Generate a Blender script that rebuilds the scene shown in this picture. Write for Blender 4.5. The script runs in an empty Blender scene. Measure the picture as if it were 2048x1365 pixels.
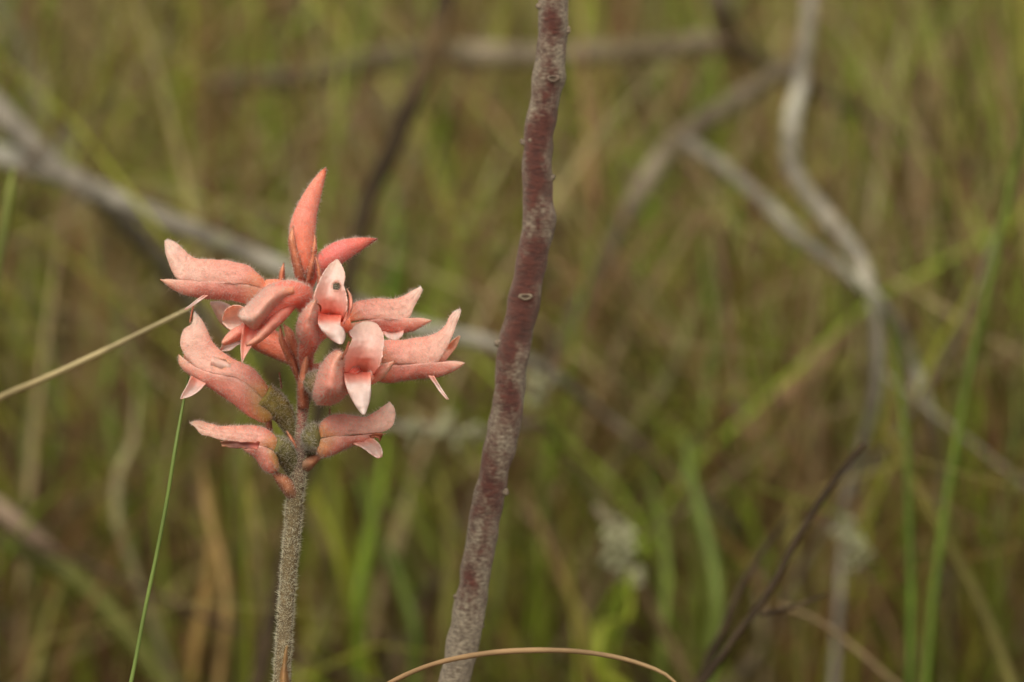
import bpy, math, random
import numpy as np
from mathutils import Vector, noise

random.seed(7); rng = np.random.default_rng(11)
scene = bpy.context.scene
col = scene.collection

# ------------------------------------------------------------------ camera
SENSOR, FOCAL, DIST = 23.6, 105.0, 0.90          # mm, mm, m to the flower spike
PITCH = math.radians(18.0)
CAM = Vector((0.0, -0.856, 0.60))
FWD = Vector((0, math.cos(PITCH), -math.sin(PITCH)))
RIGHT = Vector((1, 0, 0))
UP = Vector((0, math.sin(PITCH), math.cos(PITCH)))
cd = bpy.data.cameras.new('camera'); cam = bpy.data.objects.new('camera', cd); col.objects.link(cam)
cam.location = CAM; cam.rotation_euler = (math.pi/2 - PITCH, 0, 0)
cd.sensor_width = SENSOR; cd.lens = FOCAL; cd.clip_start = 0.02; cd.clip_end = 200
cd.dof.use_dof = True; cd.dof.focus_distance = DIST - 0.006; cd.dof.aperture_fstop = 8.2
cd.dof.aperture_blades = 7
scene.camera = cam

# ------------------------------------------------------------------ sky, sun, exposure
world = bpy.data.worlds.new('World'); scene.world = world; world.use_nodes = True
nt = world.node_tree; nt.nodes.clear()
SUN_EL, SUN_ROT = math.radians(62), math.radians(200)
sky = nt.nodes.new('ShaderNodeTexSky'); sky.sky_type = 'NISHITA'; sky.sun_disc = False
sky.sun_elevation = SUN_EL; sky.sun_rotation = SUN_ROT; sky.dust_density = 4; sky.air_density = 1.0
hs = nt.nodes.new('ShaderNodeHueSaturation'); hs.inputs['Saturation'].default_value = 0.05
bg = nt.nodes.new('ShaderNodeBackground'); bg.inputs['Strength'].default_value = 0.12
wo = nt.nodes.new('ShaderNodeOutputWorld')
nt.links.new(sky.outputs[0], hs.inputs['Color']); tn = nt.nodes.new('ShaderNodeVectorMath'); tn.operation = 'MULTIPLY'; tn.inputs[1].default_value = (1.0, 0.97, 0.90); nt.links.new(hs.outputs[0], tn.inputs[0]); nt.links.new(tn.outputs[0], bg.inputs['Color']); nt.links.new(bg.outputs[0], wo.inputs[0])
sl = bpy.data.lights.new('sun', 'SUN'); sl.energy = 1.3; sl.angle = math.radians(40); sl.color = (1.0, 0.95, 0.85)
so = bpy.data.objects.new('sun', sl); col.objects.link(so); so.location = (0, 0, 3)
# the sun stands behind the photographer's left shoulder, high in the overcast
sd = Vector((math.sin(SUN_ROT)*math.cos(SUN_EL), math.cos(SUN_ROT)*math.cos(SUN_EL), math.sin(SUN_EL)))
so.rotation_euler = (-sd).to_track_quat('-Z', 'Y').to_euler()
vs = scene.view_settings; vs.view_transform = 'Standard'; vs.look = 'None'; vs.gamma = 1.0; vs.use_curve_mapping = False
vs.exposure = 0.52
scene.render.engine = 'CYCLES'

# ------------------------------------------------------------------ helpers
def lin(r, g, b):
    f = lambda c: (c/255/12.92) if c/255 <= 0.04045 else ((c/255+0.055)/1.055)**2.4
    return np.array((f(r), f(g), f(b)))
MMW = SENSOR/FOCAL/2048.0                       # metres per photo pixel and metre of distance
def at(x, y, dist):                             # photo pixel + distance -> point in the place
    k = MMW*dist
    return np.array(CAM + FWD*dist + RIGHT*((x-1024)*k) - UP*((y-682.5)*k))
def near(x, y, d):                              # d in millimetres towards the camera from the flower spike
    return at(x, y, DIST - d*0.001)
PX = MMW*DIST                                   # one photo pixel at the spike, metres
A_R, A_U, A_F = np.array(RIGHT), np.array(UP), np.array(FWD)

def spline(pts, n):                             # Catmull-Rom by chord length through rows of any dimension
    p = np.asarray(pts, float)
    if len(p) == 2:
        t = np.linspace(0, 1, n)[:, None]; return p[0]*(1-t)+p[1]*t
    dd = np.maximum(np.linalg.norm(np.diff(p[:, :2] if p.shape[1] > 2 else p, axis=0), axis=1), 1e-9)
    u = np.concatenate([[0], np.cumsum(dd)]); u /= u[-1]
    m = np.zeros_like(p)
    m[1:-1] = ((p[1:-1]-p[:-2])/(u[1:-1]-u[:-2])[:, None]*(u[2:]-u[1:-1])[:, None] + (p[2:]-p[1:-1])/(u[2:]-u[1:-1])[:, None]*(u[1:-1]-u[:-2])[:, None])/(u[2:]-u[:-2])[:, None]
    m[0] = (p[1]-p[0])/(u[1]-u[0]); m[-1] = (p[-1]-p[-2])/(u[-1]-u[-2])
    t = np.linspace(0, 1, n); i = np.clip(np.searchsorted(u, t, side='right')-1, 0, len(p)-2)
    h = (u[i+1]-u[i]); s = ((t-u[i])/h)[:, None]; h = h[:, None]
    return (2*s**3-3*s**2+1)*p[i]+(s**3-2*s**2+s)*h*m[i]+(-2*s**3+3*s**2)*p[i+1]+(s**3-s**2)*h*m[i+1]
def curve1(vals, n):
    v = np.asarray(vals, float); return np.interp(np.linspace(0, 1, n), np.linspace(0, 1, len(v)), v)
def ramp(t, stops):                             # stops: [(pos, colour)]
    t = np.asarray(t, float); ps = [s[0] for s in stops]
    return np.stack([np.interp(t, ps, [s[1][k] for s in stops]) for k in range(3)], -1)
def nz(p, f, seed=0.0):
    return noise.noise(Vector((p[0]*f+seed, p[1]*f-seed*0.7, p[2]*f+seed*0.3)))

class Geo:
    """Collects vertices, faces and pigment; build() links them as one mesh object."""
    def __init__(s): s.v = []; s.f = []; s.c = []; s.n = 0
    def add(s, v, f, c):
        v = np.asarray(v, float); c = np.asarray(c, float)
        if c.ndim == 1: c = np.tile(c, (len(v), 1))
        s.v.append(v); s.c.append(c); s.f.extend([tuple(int(i)+s.n for i in q) for q in f]); s.n += len(v); return s
    def build(s, name, mat, parent=None, origin=None, smooth=True):
        v = np.concatenate(s.v); c = np.concatenate(s.c)
        o0 = np.array(parent_origin(parent)) if parent is not None else (np.array(origin) if origin is not None else np.zeros(3))
        me = bpy.data.meshes.new(name); me.from_pydata((v-o0).tolist(), [], s.f)
        a = me.color_attributes.new('Pigment', 'FLOAT_COLOR', 'POINT')
        a.data.foreach_set('color', np.concatenate([c, np.ones((len(c), 1))], 1).astype(np.float32).ravel())
        if smooth: me.polygons.foreach_set('use_smooth', [True]*len(me.polygons))
        me.materials.append(mat); me.update()
        o = bpy.data.objects.new(name, me); col.objects.link(o)
        if parent is not None: o.parent = parent
        else: o.location = o0.tolist()
        return o
def parent_origin(p):
    o = Vector((0, 0, 0))
    while p is not None: o = o + p.location; p = p.parent
    return o
def tag(o, label=None, cat=None, group=None, kind=None):
    for k, v in (('label', label), ('category', cat), ('group', group), ('kind', kind)):
        if v: o[k] = v
    return o
def empty(name, loc):
    e = bpy.data.objects.new(name, None); col.objects.link(e); e.location = [float(q) for q in loc]; e.empty_display_size = 0.01; return e

def gridfaces(n, m, close=False, skip=None):
    f = []
    for i in range(n-1):
        for j in range(m if close else m-1):
            k = (j+1) % m
            q = (i*m+j, i*m+k, (i+1)*m+k, (i+1)*m+j)
            if skip is None or not skip[i, j]: f.append(q)
    return f
def frames(p):                                  # parallel-transport frame along a 3D polyline
    t = np.gradient(p, axis=0); t /= np.maximum(np.linalg.norm(t, axis=1), 1e-12)[:, None]
    a = A_F - t[0]*np.dot(A_F, t[0])
    if np.linalg.norm(a) < 0.1: a = A_R - t[0]*np.dot(A_R, t[0])
    N = []
    for i in range(len(p)):
        a = a - t[i]*np.dot(a, t[i]); a = a/np.linalg.norm(a); N.append(a)
    N = np.array(N); B = np.cross(t, N); return t, N, B
def tube(g, p, r, colr, seg=12, lump=0.0, lf=200.0, flat=1.0, seed=0.0, rib=0.0):
    """Swept tube; flat scales the radius along the viewing depth. Returns grid of points and outward normals."""
    p = np.asarray(p); n = len(p); t, N, B = frames(p); r = np.broadcast_to(np.asarray(r, float), (n,))
    a = np.linspace(0, 2*math.pi, seg, endpoint=False)
    d = N[:, None, :]*(np.cos(a)*flat)[None, :, None] + B[:, None, :]*np.sin(a)[None, :, None]
    P = p[:, None, :] + d*r[:, None, None]*(1+rib*np.cos(6*a))[None, :, None]
    if lump:
        for i in range(n):
            for j in range(seg): P[i, j] += d[i, j]*r[i]*lump*nz(P[i, j], lf, seed)
    c = np.asarray(colr, float)
    if c.ndim == 1: c = np.tile(c, (n, 1))
    cc = np.repeat(c, seg, 0); v = P.reshape(-1, 3)
    f = gridfaces(n, seg, True)
    v = np.concatenate([v, p[:1], p[-1:]]); cc = np.concatenate([cc, c[:1], c[-1:]]); b = n*seg
    for j in range(seg):
        f.append((b, (j+1) % seg, j)); f.append((b+1, (n-1)*seg+j, (n-1)*seg+(j+1) % seg))
    g.add(v, f, cc)
    return P, d

def hairs(samples, count, length, rad, colour, lean=None, leanamt=0.5, tipcol=None):
    """Fine hairs as three-sided spikes on grids [(P, Nout, weight, close)]."""
    g = Geo(); V = []; F = []; C = []
    items = []
    for P, Nn, w, close in samples:
        n, m = P.shape[:2]
        Q = P if not close else np.concatenate([P, P[:, :1]], 1); NN = Nn if not close else np.concatenate([Nn, Nn[:, :1]], 1)
        e1 = Q[1:, :-1]-Q[:-1, :-1]; e2 = Q[:-1, 1:]-Q[:-1, :-1]
        items.append((Q, NN, np.linalg.norm(np.cross(e1, e2), axis=2)*w))
    tot = sum(a.sum() for _, _, a in items)
    base = 0
    for Q, NN, a in items:
        k = int(0.95*count*a.sum()/tot)
        if k < 1: continue
        idx = rng.choice(a.size, k, p=(a/a.sum()).ravel()); i, j = np.unravel_index(idx, a.shape)
        s, t = rng.random(k)[:, None], rng.random(k)[:, None]
        bl = lambda M: (M[i, j]*(1-s)+M[i+1, j]*s)*(1-t)+(M[i, j+1]*(1-s)+M[i+1, j+1]*s)*t
        p = bl(Q); nn = bl(NN); nn /= np.maximum(np.linalg.norm(nn, axis=1), 1e-9)[:, None]
        nn = nn + rng.normal(0, 0.4, (k, 3)) + 0.35*np.stack([np.sin(p[:, 0]*2100+p[:, 2]*900), np.sin(p[:, 1]*1900+2), np.sin(p[:, 2]*2300+p[:, 0]*700)], 1)
        if lean is not None: nn = nn + np.asarray(lean)*leanamt
        nn /= np.linalg.norm(nn, axis=1)[:, None]
        L = 1.25*length*np.clip(rng.gamma(4.5, 0.2, k), .25, 1.9)[:, None]
        x = np.cross(nn, rng.normal(0, 1, (k, 3))); x /= np.linalg.norm(x, axis=1)[:, None]; y = np.cross(nn, x)
        r = 0.95*rad*(0.7+0.6*rng.random(k))[:, None]
        q = np.stack([p+x*r, p-0.5*x*r+0.87*y*r, p-0.5*x*r-0.87*y*r, p+nn*L], 1)
        V.append(q.reshape(-1, 3)); b = base+4*np.arange(k)
        for q4 in ((0, 1, 3), (1, 2, 3), (2, 0, 3)): F.append(np.stack([b+q4[0], b+q4[1], b+q4[2]], 1))
        cc = np.tile(np.asarray(colour), (k, 1))*(0.8+0.4*rng.random(k))[:, None]
        C.append(np.repeat(np.minimum(cc, 0.9), 4, 0)); base += 4*k
    g.add(np.concatenate(V), np.concatenate(F).tolist(), np.concatenate(C))
    return g

# ------------------------------------------------------------------ materials
def mat(name, rough=0.6, sss=0.0, transl=0.0, grain=0.0, gscale=800.0, bump=0.0, bscale=1500.0, spec=0.3, detail=4, sheen=0.0):
    m = bpy.data.materials.new(name); m.use_nodes = True; t = m.node_tree; b = t.nodes['Principled BSDF']
    at_ = t.nodes.new('ShaderNodeAttribute'); at_.attribute_name = 'Pigment'
    src = at_.outputs['Color']; tc = t.nodes.new('ShaderNodeTexCoord')
    if grain:
        n = t.nodes.new('ShaderNodeTexNoise'); n.inputs['Scale'].default_value = gscale; n.inputs['Detail'].default_value = detail
        t.links.new(tc.outputs['Object'], n.inputs['Vector'])
        mr = t.nodes.new('ShaderNodeMapRange'); mr.inputs['From Min'].default_value = 0.3; mr.inputs['From Max'].default_value = 0.7
        mr.inputs['To Min'].default_value = 1-grain; mr.inputs['To Max'].default_value = 1+grain
        t.links.new(n.outputs['Fac'], mr.inputs['Value'])
        mx = t.nodes.new('ShaderNodeVectorMath'); mx.operation = 'SCALE'
        t.links.new(src, mx.inputs[0]); t.links.new(mr.outputs[0], mx.inputs['Scale']); src = mx.outputs[0]
    t.links.new(src, b.inputs['Base Color'])
    b.inputs['Roughness'].default_value = rough; b.inputs['Specular IOR Level'].default_value = spec
    if sss:
        b.inputs['Subsurface Weight'].default_value = sss; b.inputs['Subsurface Radius'].default_value = (1.0, 0.45, 0.35); b.inputs['Subsurface Scale'].default_value = 0.0012
    if sheen: b.inputs['Sheen Weight'].default_value = sheen; b.inputs['Sheen Roughness'].default_value = 0.5
    if bump:
        n2 = t.nodes.new('ShaderNodeTexNoise'); n2.inputs['Scale'].default_value = bscale; n2.inputs['Detail'].default_value = 3
        t.links.new(tc.outputs['Object'], n2.inputs['Vector'])
        bp = t.nodes.new('ShaderNodeBump'); bp.inputs['Strength'].default_value = bump; bp.inputs['Distance'].default_value = 0.0004
        t.links.new(n2.outputs['Fac'], bp.inputs['Height']); t.links.new(bp.outputs[0], b.inputs['Normal'])
    if transl:
        tr = t.nodes.new('ShaderNodeBsdfTranslucent'); t.links.new(src, tr.inputs['Color'])
        ms = t.nodes.new('ShaderNodeMixShader'); ms.inputs[0].default_value = transl
        out = [q for q in t.nodes if q.type == 'OUTPUT_MATERIAL'][0]
        t.links.new(b.outputs[0], ms.inputs[1]); t.links.new(tr.outputs[0], ms.inputs[2]); t.links.new(ms.outputs[0], out.inputs['Surface'])
    return m
M_PETAL = mat('petal', 0.48, sss=0.7, transl=0.04, grain=0.10, gscale=900, bump=0.35, bscale=2600, spec=0.32)
M_LIP = mat('lip_petal', 0.45, sss=0.5, transl=0.2, grain=0.05, gscale=1200, bump=0.25, bscale=3000, spec=0.35)
M_BRACT = mat('bract', 0.6, sss=0.2, grain=0.18, gscale=700, bump=0.3, bscale=1800, spec=0.25)
M_OVARY = mat('ovary', 0.7, sss=0.15, grain=0.3, gscale=900, bump=0.4, bscale=2000, spec=0.2)
M_STEM = mat('flower_stem', 0.75, grain=0.35, gscale=1500, bump=0.5, bscale=2200, spec=0.2)
M_HAIR = mat('hair', 0.4, transl=0.6, spec=0.4)
M_GRASS = mat('grass_leaf', 0.5, transl=0.3, grain=0.2, gscale=60, spec=0.3)
M_DRY = mat('dry_leaf', 0.7, transl=0.15, grain=0.25, gscale=120, spec=0.2)
M_WOOD = mat('dead_wood', 0.85, grain=0.4, gscale=140, bump=0.8, bscale=400, spec=0.15)
M_LICHEN = mat('lichen', 0.9, grain=0.25, gscale=300, bump=0.8, bscale=600, spec=0.1)
M_SOIL = mat('soil', 0.95, grain=0.5, gscale=30, bump=1.0, bscale=80, spec=0.1)
def bark_material():
    """Red-brown bark under a broken film of grey lichen, with fine cross-cracks."""
    m = bpy.data.materials.new('bark'); m.use_nodes = True; t = m.node_tree; b = t.nodes['Principled BSDF']
    tc = t.nodes.new('ShaderNodeTexCoord'); at_ = t.nodes.new('ShaderNodeAttribute'); at_.attribute_name = 'Pigment'
    def no(scale, detail, stretch=(1, 1, 1), rough=0.6):
        mp = t.nodes.new('ShaderNodeMapping'); mp.inputs['Scale'].default_value = stretch; t.links.new(tc.outputs['Object'], mp.inputs[0])
        n = t.nodes.new('ShaderNodeTexNoise'); n.inputs['Scale'].default_value = scale; n.inputs['Detail'].default_value = detail; n.inputs['Roughness'].default_value = rough
        t.links.new(mp.outputs[0], n.inputs['Vector']); return n
    n1 = no(190, 6, (1, 1, 0.55)); n2 = no(900, 4, (1, 1, 2.2)); n3 = no(420, 8, (1, 1, 3.2), .72)
    add = t.nodes.new('ShaderNodeMath'); add.operation = 'MULTIPLY_ADD'; add.inputs[1].default_value = 0.30
    t.links.new(n2.outputs['Fac'], add.inputs[0]); t.links.new(n1.outputs['Fac'], add.inputs[2])
    sep = t.nodes.new('ShaderNodeSeparateColor'); t.links.new(at_.outputs['Color'], sep.inputs[0])   # red channel: lichen film, plus a rim light painted along the stick's sides
    ad2 = t.nodes.new('ShaderNodeMath'); ad2.operation = 'ADD'; t.links.new(add.outputs[0], ad2.inputs[0]); t.links.new(sep.outputs[0], ad2.inputs[1])
    mr = t.nodes.new('ShaderNodeMapRange'); mr.inputs['From Min'].default_value = 0.66; mr.inputs['From Max'].default_value = 0.92; t.links.new(ad2.outputs[0], mr.inputs['Value'])
    rb = t.nodes.new('ShaderNodeValToRGB'); rb.color_ramp.elements[0].position = 0.3; rb.color_ramp.elements[1].position = 0.7
    rb.color_ramp.elements[0].color = (*lin(58, 36, 32), 1); rb.color_ramp.elements[1].color = (*lin(106, 58, 46), 1); t.links.new(n3.outputs['Fac'], rb.inputs[0])
    rg = t.nodes.new('ShaderNodeValToRGB'); rg.color_ramp.elements[0].position = 0.3; rg.color_ramp.elements[1].position = 0.72
    rg.color_ramp.elements[0].color = (*lin(84, 70, 60), 1); rg.color_ramp.elements[1].color = (*lin(166, 152, 128), 1); t.links.new(n2.outputs['Fac'], rg.inputs[0])
    mx = t.nodes.new('ShaderNodeMix'); mx.data_type = 'RGBA'
    t.links.new(mr.outputs[0], mx.inputs['Factor']); t.links.new(rb.outputs[0], mx.inputs['A']); t.links.new(rg.outputs[0], mx.inputs['B'])
    t.links.new(mx.outputs['Result'], b.inputs['Base Color']); b.inputs['Roughness'].default_value = 0.75; b.inputs['Specular IOR Level'].default_value = 0.25; b.inputs['Sheen Weight'].default_value = 0.35; b.inputs['Sheen Roughness'].default_value = 0.4; b.inputs['Sheen Tint'].default_value = (1, .86, .68, 1)
    bp = t.nodes.new('ShaderNodeBump'); bp.inputs['Strength'].default_value = 0.9; bp.inputs['Distance'].default_value = 0.001
    t.links.new(n3.outputs['Fac'], bp.inputs['Height']); t.links.new(bp.outputs[0], b.inputs['Normal'])
    return m
M_BARK = bark_material()

# ------------------------------------------------------------------ ground
def ground_z(x, y): return 0.03*nz((x, y, 0), 1.3, 3)+0.012*nz((x, y, 0), 6, 9)
def make_ground():
    g = Geo(); n = 90; ext = np.concatenate([np.linspace(-60, -3, 14), np.linspace(-2.8, 2.8, n-28), np.linspace(3, 60, 14)])
    X, Y = np.meshgrid(ext, ext+1.0, indexing='ij')
    Z = np.vectorize(ground_z)(X, Y); P = np.stack([X, Y, Z], -1).reshape(-1, 3)
    mixv = np.array([0.5+0.5*nz(p, 5, 2) for p in P])
    c = ramp(mixv, [(0.2, lin(48, 36, 26)), (0.5, lin(82, 62, 42)), (1, lin(110, 88, 58))])
    return tag(g.add(P, gridfaces(n, n), c).build('ground', M_SOIL), kind='structure')
make_ground()

# ------------------------------------------------------------------ grass mass (nobody could count it)
def blades(rootx, rooty, height, width, lean, az, twist, colr, seg=6):
    """Vectorised bent ribbons with a shallow fold: three vertices across."""
    k = len(rootx); s = np.linspace(0, 1, seg)
    zr = np.array([ground_z(x, y) for x, y in zip(rootx, rooty)])
    dx, dy = np.cos(az), np.sin(az)
    bend = lean[:, None]*s[None]**2
    h = height[:, None]*(s[None]-0.28*np.clip(lean/height, 0, 2)[:, None]*s[None]**3)
    cx = rootx[:, None]+dx[:, None]*bend; cy = rooty[:, None]+dy[:, None]*bend; cz = zr[:, None]+h-0.01
    w = width[:, None]*0.5*np.clip((1-s[None]**2.2)*(0.6+1.2*np.minimum(s[None], .35)), 0.02, None)
    wx, wy = np.cos(twist)[:, None]*w, np.sin(twist)[:, None]*w
    nx, ny = -np.sin(twist)[:, None]*w*0.35, np.cos(twist)[:, None]*w*0.35
    V = np.stack([np.stack([cx-wx, cy-wy, cz], -1), np.stack([cx+nx, cy+ny, cz], -1), np.stack([cx+wx, cy+wy, cz], -1)], 2)
    V = V.reshape(-1, 3)
    q = []
    for i in range(seg-1):
        for j in range(2): q.append((i*3+j, i*3+j+1, (i+1)*3+j+1, (i+1)*3+j))
    F = (np.array(q)[None]+(np.arange(k)*seg*3)[:, None, None]).reshape(-1, 4)
    C = np.repeat(colr, seg*3, 0)
    return V, F, C
def raw_mesh(name, V, F, C, m):
    me = bpy.data.meshes.new(name); me.vertices.add(len(V)); me.vertices.foreach_set('co', V.astype(np.float32).ravel())
    nv = F.shape[1]; me.loops.add(F.size); me.loops.foreach_set('vertex_index', F.astype(np.int32).ravel())
    me.polygons.add(len(F)); me.polygons.foreach_set('loop_start', np.arange(0, F.size, nv, dtype=np.int32))
    me.polygons.foreach_set('loop_total', np.full(len(F), nv, dtype=np.int32)); me.polygons.foreach_set('use_smooth', np.ones(len(F), dtype=bool))
    a = me.color_attributes.new('Pigment', 'FLOAT_COLOR', 'POINT')
    a.data.foreach_set('color', np.concatenate([C, np.ones((len(C), 1))], 1).astype(np.float32).ravel())
    me.update(calc_edges=True); me.validate(); me.materials.append(m)
    o = bpy.data.objects.new(name, me); col.objects.link(o); return o
PALETTE = [lin(140, 144, 48), lin(156, 152, 64), lin(124, 150, 40), lin(170, 162, 94), lin(150, 138, 76), lin(172, 154, 114), lin(132, 98, 64), lin(140, 142, 52), lin(120, 138, 44), lin(124, 144, 44), lin(172, 154, 112), lin(128, 92, 64), lin(146, 118, 80), lin(116, 92, 58)]
def scatter(n, xr, yr, hr, wr, pal, clump=40):
    cx = rng.uniform(*xr, clump); cy = rng.uniform(*yr, clump)
    ci = rng.integers(0, clump, n); spread = rng.gamma(2.0, 0.035, n)
    a = rng.uniform(0, 2*math.pi, n); loose = rng.random(n) < 0.3
    x = np.where(loose, rng.uniform(*xr, n), cx[ci]+spread*np.cos(a)); y = np.where(loose, rng.uniform(*yr, n), cy[ci]+spread*np.sin(a))
    h = rng.uniform(*hr, n)*np.where(rng.random(n) < 0.25, 0.55, 1.0)
    # the low turf in front of and just around the flower stays below the view
    lim = np.where(y < 0.36, np.clip(0.09+0.05*rng.random(n), 0, None), 9.0); h = np.minimum(h, lim)
    w = rng.uniform(*wr, n); lean = h*np.minimum(rng.gamma(1.8, 0.30, n), .95); w = np.where(y < .65, np.minimum(w, .0028), w); az = np.where(loose, rng.uniform(0, 2*math.pi, n), a+rng.normal(0, .5, n))
    tw = rng.uniform(0, math.pi, n)
    # colour by clump and blade
    pc = rng.choice(len(pal), clump); pi = np.where(rng.random(n) < 0.5, pc[ci], rng.choice(len(pal), n))
    c = np.array(pal)[pi]*rng.uniform(0.45, 1.6, n)[:, None]
    brown = (rng.random(n) < np.where(y < .95, .26, .05)) & (y > .36)
    bp_ = np.array([lin(128, 94, 62), lin(150, 118, 82), lin(104, 76, 50), lin(168, 146, 108)])[rng.choice(4, n)]*rng.uniform(.5, 1.2, n)[:, None]
    c = np.where(brown[:, None], bp_, c)
    return blades(x, y, h, w, lean, az, tw, c)
def two(a, b):
    return np.concatenate([a[0], b[0]]), np.concatenate([a[1], b[1]+len(a[0])]), np.concatenate([a[2], b[2]])
tag(raw_mesh('grass', *two(scatter(30000, (-0.7, 0.7), (0.40, 2.5), (0.10, 0.34), (0.0012, 0.0042), PALETTE, 210), scatter(8000, (-1.8, 1.8), (0.5, 3.4), (0.12, 0.36), (0.002, 0.005), PALETTE, 150)), M_GRASS), 'dense olive green grass blades filling the field behind the flower', 'grass', kind='stuff')
tag(raw_mesh('low_turf', *scatter(5000, (-1.2, 1.2), (-1.1, 0.5), (0.05, 0.14), (0.002, 0.004), PALETTE, 90), M_GRASS), 'short grass turf around the foot of the flower stem', 'grass', kind='stuff')
tag(raw_mesh('far_grass', *scatter(9000, (-4, 4), (3.3, 9), (0.25, 0.6), (0.004, 0.009), PALETTE, 200), M_GRASS), 'far olive grass stretching away across the open field', 'grass', kind='stuff')
def litter():
    n = 9000; x = rng.uniform(-1.3, 1.3, n); y = rng.uniform(-1.0, 3.2, n)
    z = np.array([ground_z(a, b) for a, b in zip(x, y)])+rng.uniform(0.004, 0.05, n)
    L = rng.uniform(0.02, 0.11, n); a = rng.uniform(0, math.pi, n); w = rng.uniform(0.001, 0.003, n); tilt = rng.normal(0, 0.35, n)
    d = np.stack([np.cos(a)*np.cos(tilt), np.sin(a)*np.cos(tilt), np.sin(tilt)], 1); sdir = np.stack([-np.sin(a), np.cos(a), 0*a], 1)
    c0 = np.stack([x, y, z], 1)
    V = np.stack([c0-d*L[:, None]/2-sdir*w[:, None], c0-d*L[:, None]/2+sdir*w[:, None], c0+d*L[:, None]/2+sdir*w[:, None]*.6, c0+d*L[:, None]/2-sdir*w[:, None]*.6], 1)
    V[:, :, 2] = np.maximum(V[:, :, 2], z[:, None]-0.03)
    pal = np.array([lin(120, 92, 66), lin(150, 122, 90), lin(96, 60, 42), lin(140, 126, 100), lin(110, 70, 54)])
    C = np.repeat(pal[rng.choice(5, n)]*rng.uniform(.6, 1.2, n)[:, None], 4, 0)
    tag(raw_mesh('dry_litter', V.reshape(-1, 3), (np.arange(n)[:, None]*4+np.arange(4)[None]), C, M_DRY), 'dead brown straw and leaf litter lying on the ground', 'litter', kind='stuff')
litter()

def dead_stems():
    g = Geo()
    for k in range(420):
        x, y = rng.uniform(-.75, .75), rng.uniform(.42, 2.4); z = ground_z(x, y)
        a = rng.uniform(0, 2*math.pi); el = rng.uniform(.1, 1.1); L = rng.uniform(.1, .34); r = rng.uniform(.0005, .0017)
        d = np.array([math.cos(a)*math.cos(el), math.sin(a)*math.cos(el), math.sin(el)]); t = np.linspace(0, 1, 7)[:, None]
        bend = rng.normal(0, .12, 3)*np.array([1, 1, .4])*L
        P = np.array([x, y, z])+d*L*t+bend*t**2+rng.normal(0, .006, (7, 3))*t
        c = np.array([lin(86, 68, 54), lin(128, 116, 100), lin(156, 146, 126), lin(104, 76, 58)][k % 4])
        tube(g, P, np.linspace(r, r*.4, 7), c*rng.uniform(.7, 1.2), 5)
    o = g.build('dead_stems', M_WOOD); tag(o, 'tangle of thin dead grey and brown stems among the grass', 'stems', kind='stuff')
    g = Geo()
    for k in range(170):
        x, y = rng.uniform(-.7, .7), rng.uniform(.42, 2.2); z = ground_z(x, y)+rng.uniform(.01, .2)*rng.random(); q0 = np.array([x, y, z]); rr = rng.uniform(.0015, .0045)
        tube(g, np.array([q0-[0, 0, rr], q0+rng.normal(0, .3, 3)*rr, q0+[0, 0, rr]]), np.array([.4, 1, .3])*rr, lin(156, 158, 130)*rng.uniform(.7, 1.1), 7, .5, 300, seed=k)
    tag(g.build('pale_flecks', M_LICHEN), 'pale flecks scattered among the dead stems in the grass', 'lichen', kind='stuff')  # small pale lumps strewn at random through the grass
dead_stems()

# ------------------------------------------------------------------ branches, straws and blades one can tell apart
def to_ground(p3, steps=4):                     # carry the last point on downwards until it roots in the ground
    p = p3[-1]; t = p3[-1]-p3[-3]; t = t/np.linalg.norm(t)
    if t[2] > -0.25: t = t+np.array([0, 0, -0.6]); t /= np.linalg.norm(t)
    gz = ground_z(p[0], p[1])-0.01
    k = (p[2]-gz)/(-t[2]+1e-9)
    if k <= 0: return p3
    return np.concatenate([p3, [p+t*k*(i/steps) for i in range(1, steps+1)]])
def branch_path(pts, n, root):                  # pts: (px, py, distance, half width px)
    q = spline(pts, n); P = np.array([at(a[0], a[1], a[2]) for a in q]); r = np.array([a[3]*MMW*a[2] for a in q])
    if root:
        m = len(P); P = to_ground(P); r = np.concatenate([r, np.full(len(P)-m, r[-1])])
    return P, r
def wood_cols(P, base, alt, f, seed): return ramp([0.5+0.95*nz(p, f, seed) for p in P], [(0, base*.75), (.55, base), (1, alt)])
def branch(name, label, cat, stems, base, alt, root=(True,), m=None, group=None, lump=0.18, twigs=(), lichens=()):
    P0, r0 = branch_path(stems[0], 40, root[0])
    o0 = P0[np.argmin(P0[:, 2])]
    e = empty(name, o0); tag(e, label, cat, group)
    for i, st in enumerate(stems):
        P, r = (P0, r0) if i == 0 else branch_path(st, 30, root[i] if i < len(root) else False)
        g = Geo(); tube(g, P, r, wood_cols(P, base, alt, 30, i*3.1+len(label)), 12, lump, 120, seed=i)
        g.build('limb' if i == 0 else 'side_limb', m or M_WOOD, e)
    for lx, ly, ld, lr in lichens:
        g = Geo(); c = at(lx, ly, ld)
        for k in range(14):
            v = rng.normal(0, 1, 3); q = c+v*lr*MMW*ld*0.5
            tube(g, np.array([q+np.array([0, 0, -.35])*lr*MMW*ld, q, q+np.array([0.05, 0, .3])*lr*MMW*ld]), np.array([.2, .33, .08])*lr*MMW*ld, lin(152, 150, 116)*(0.75+.4*random.random()), 7, 0.5, 300, seed=k)
        g.build('lichen_tuft', M_LICHEN, e)
    return e
GREY, GREY2 = lin(120, 112, 98), lin(168, 162, 146)
DARK, DARK2 = lin(80, 64, 40), lin(110, 92, 60)
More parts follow.
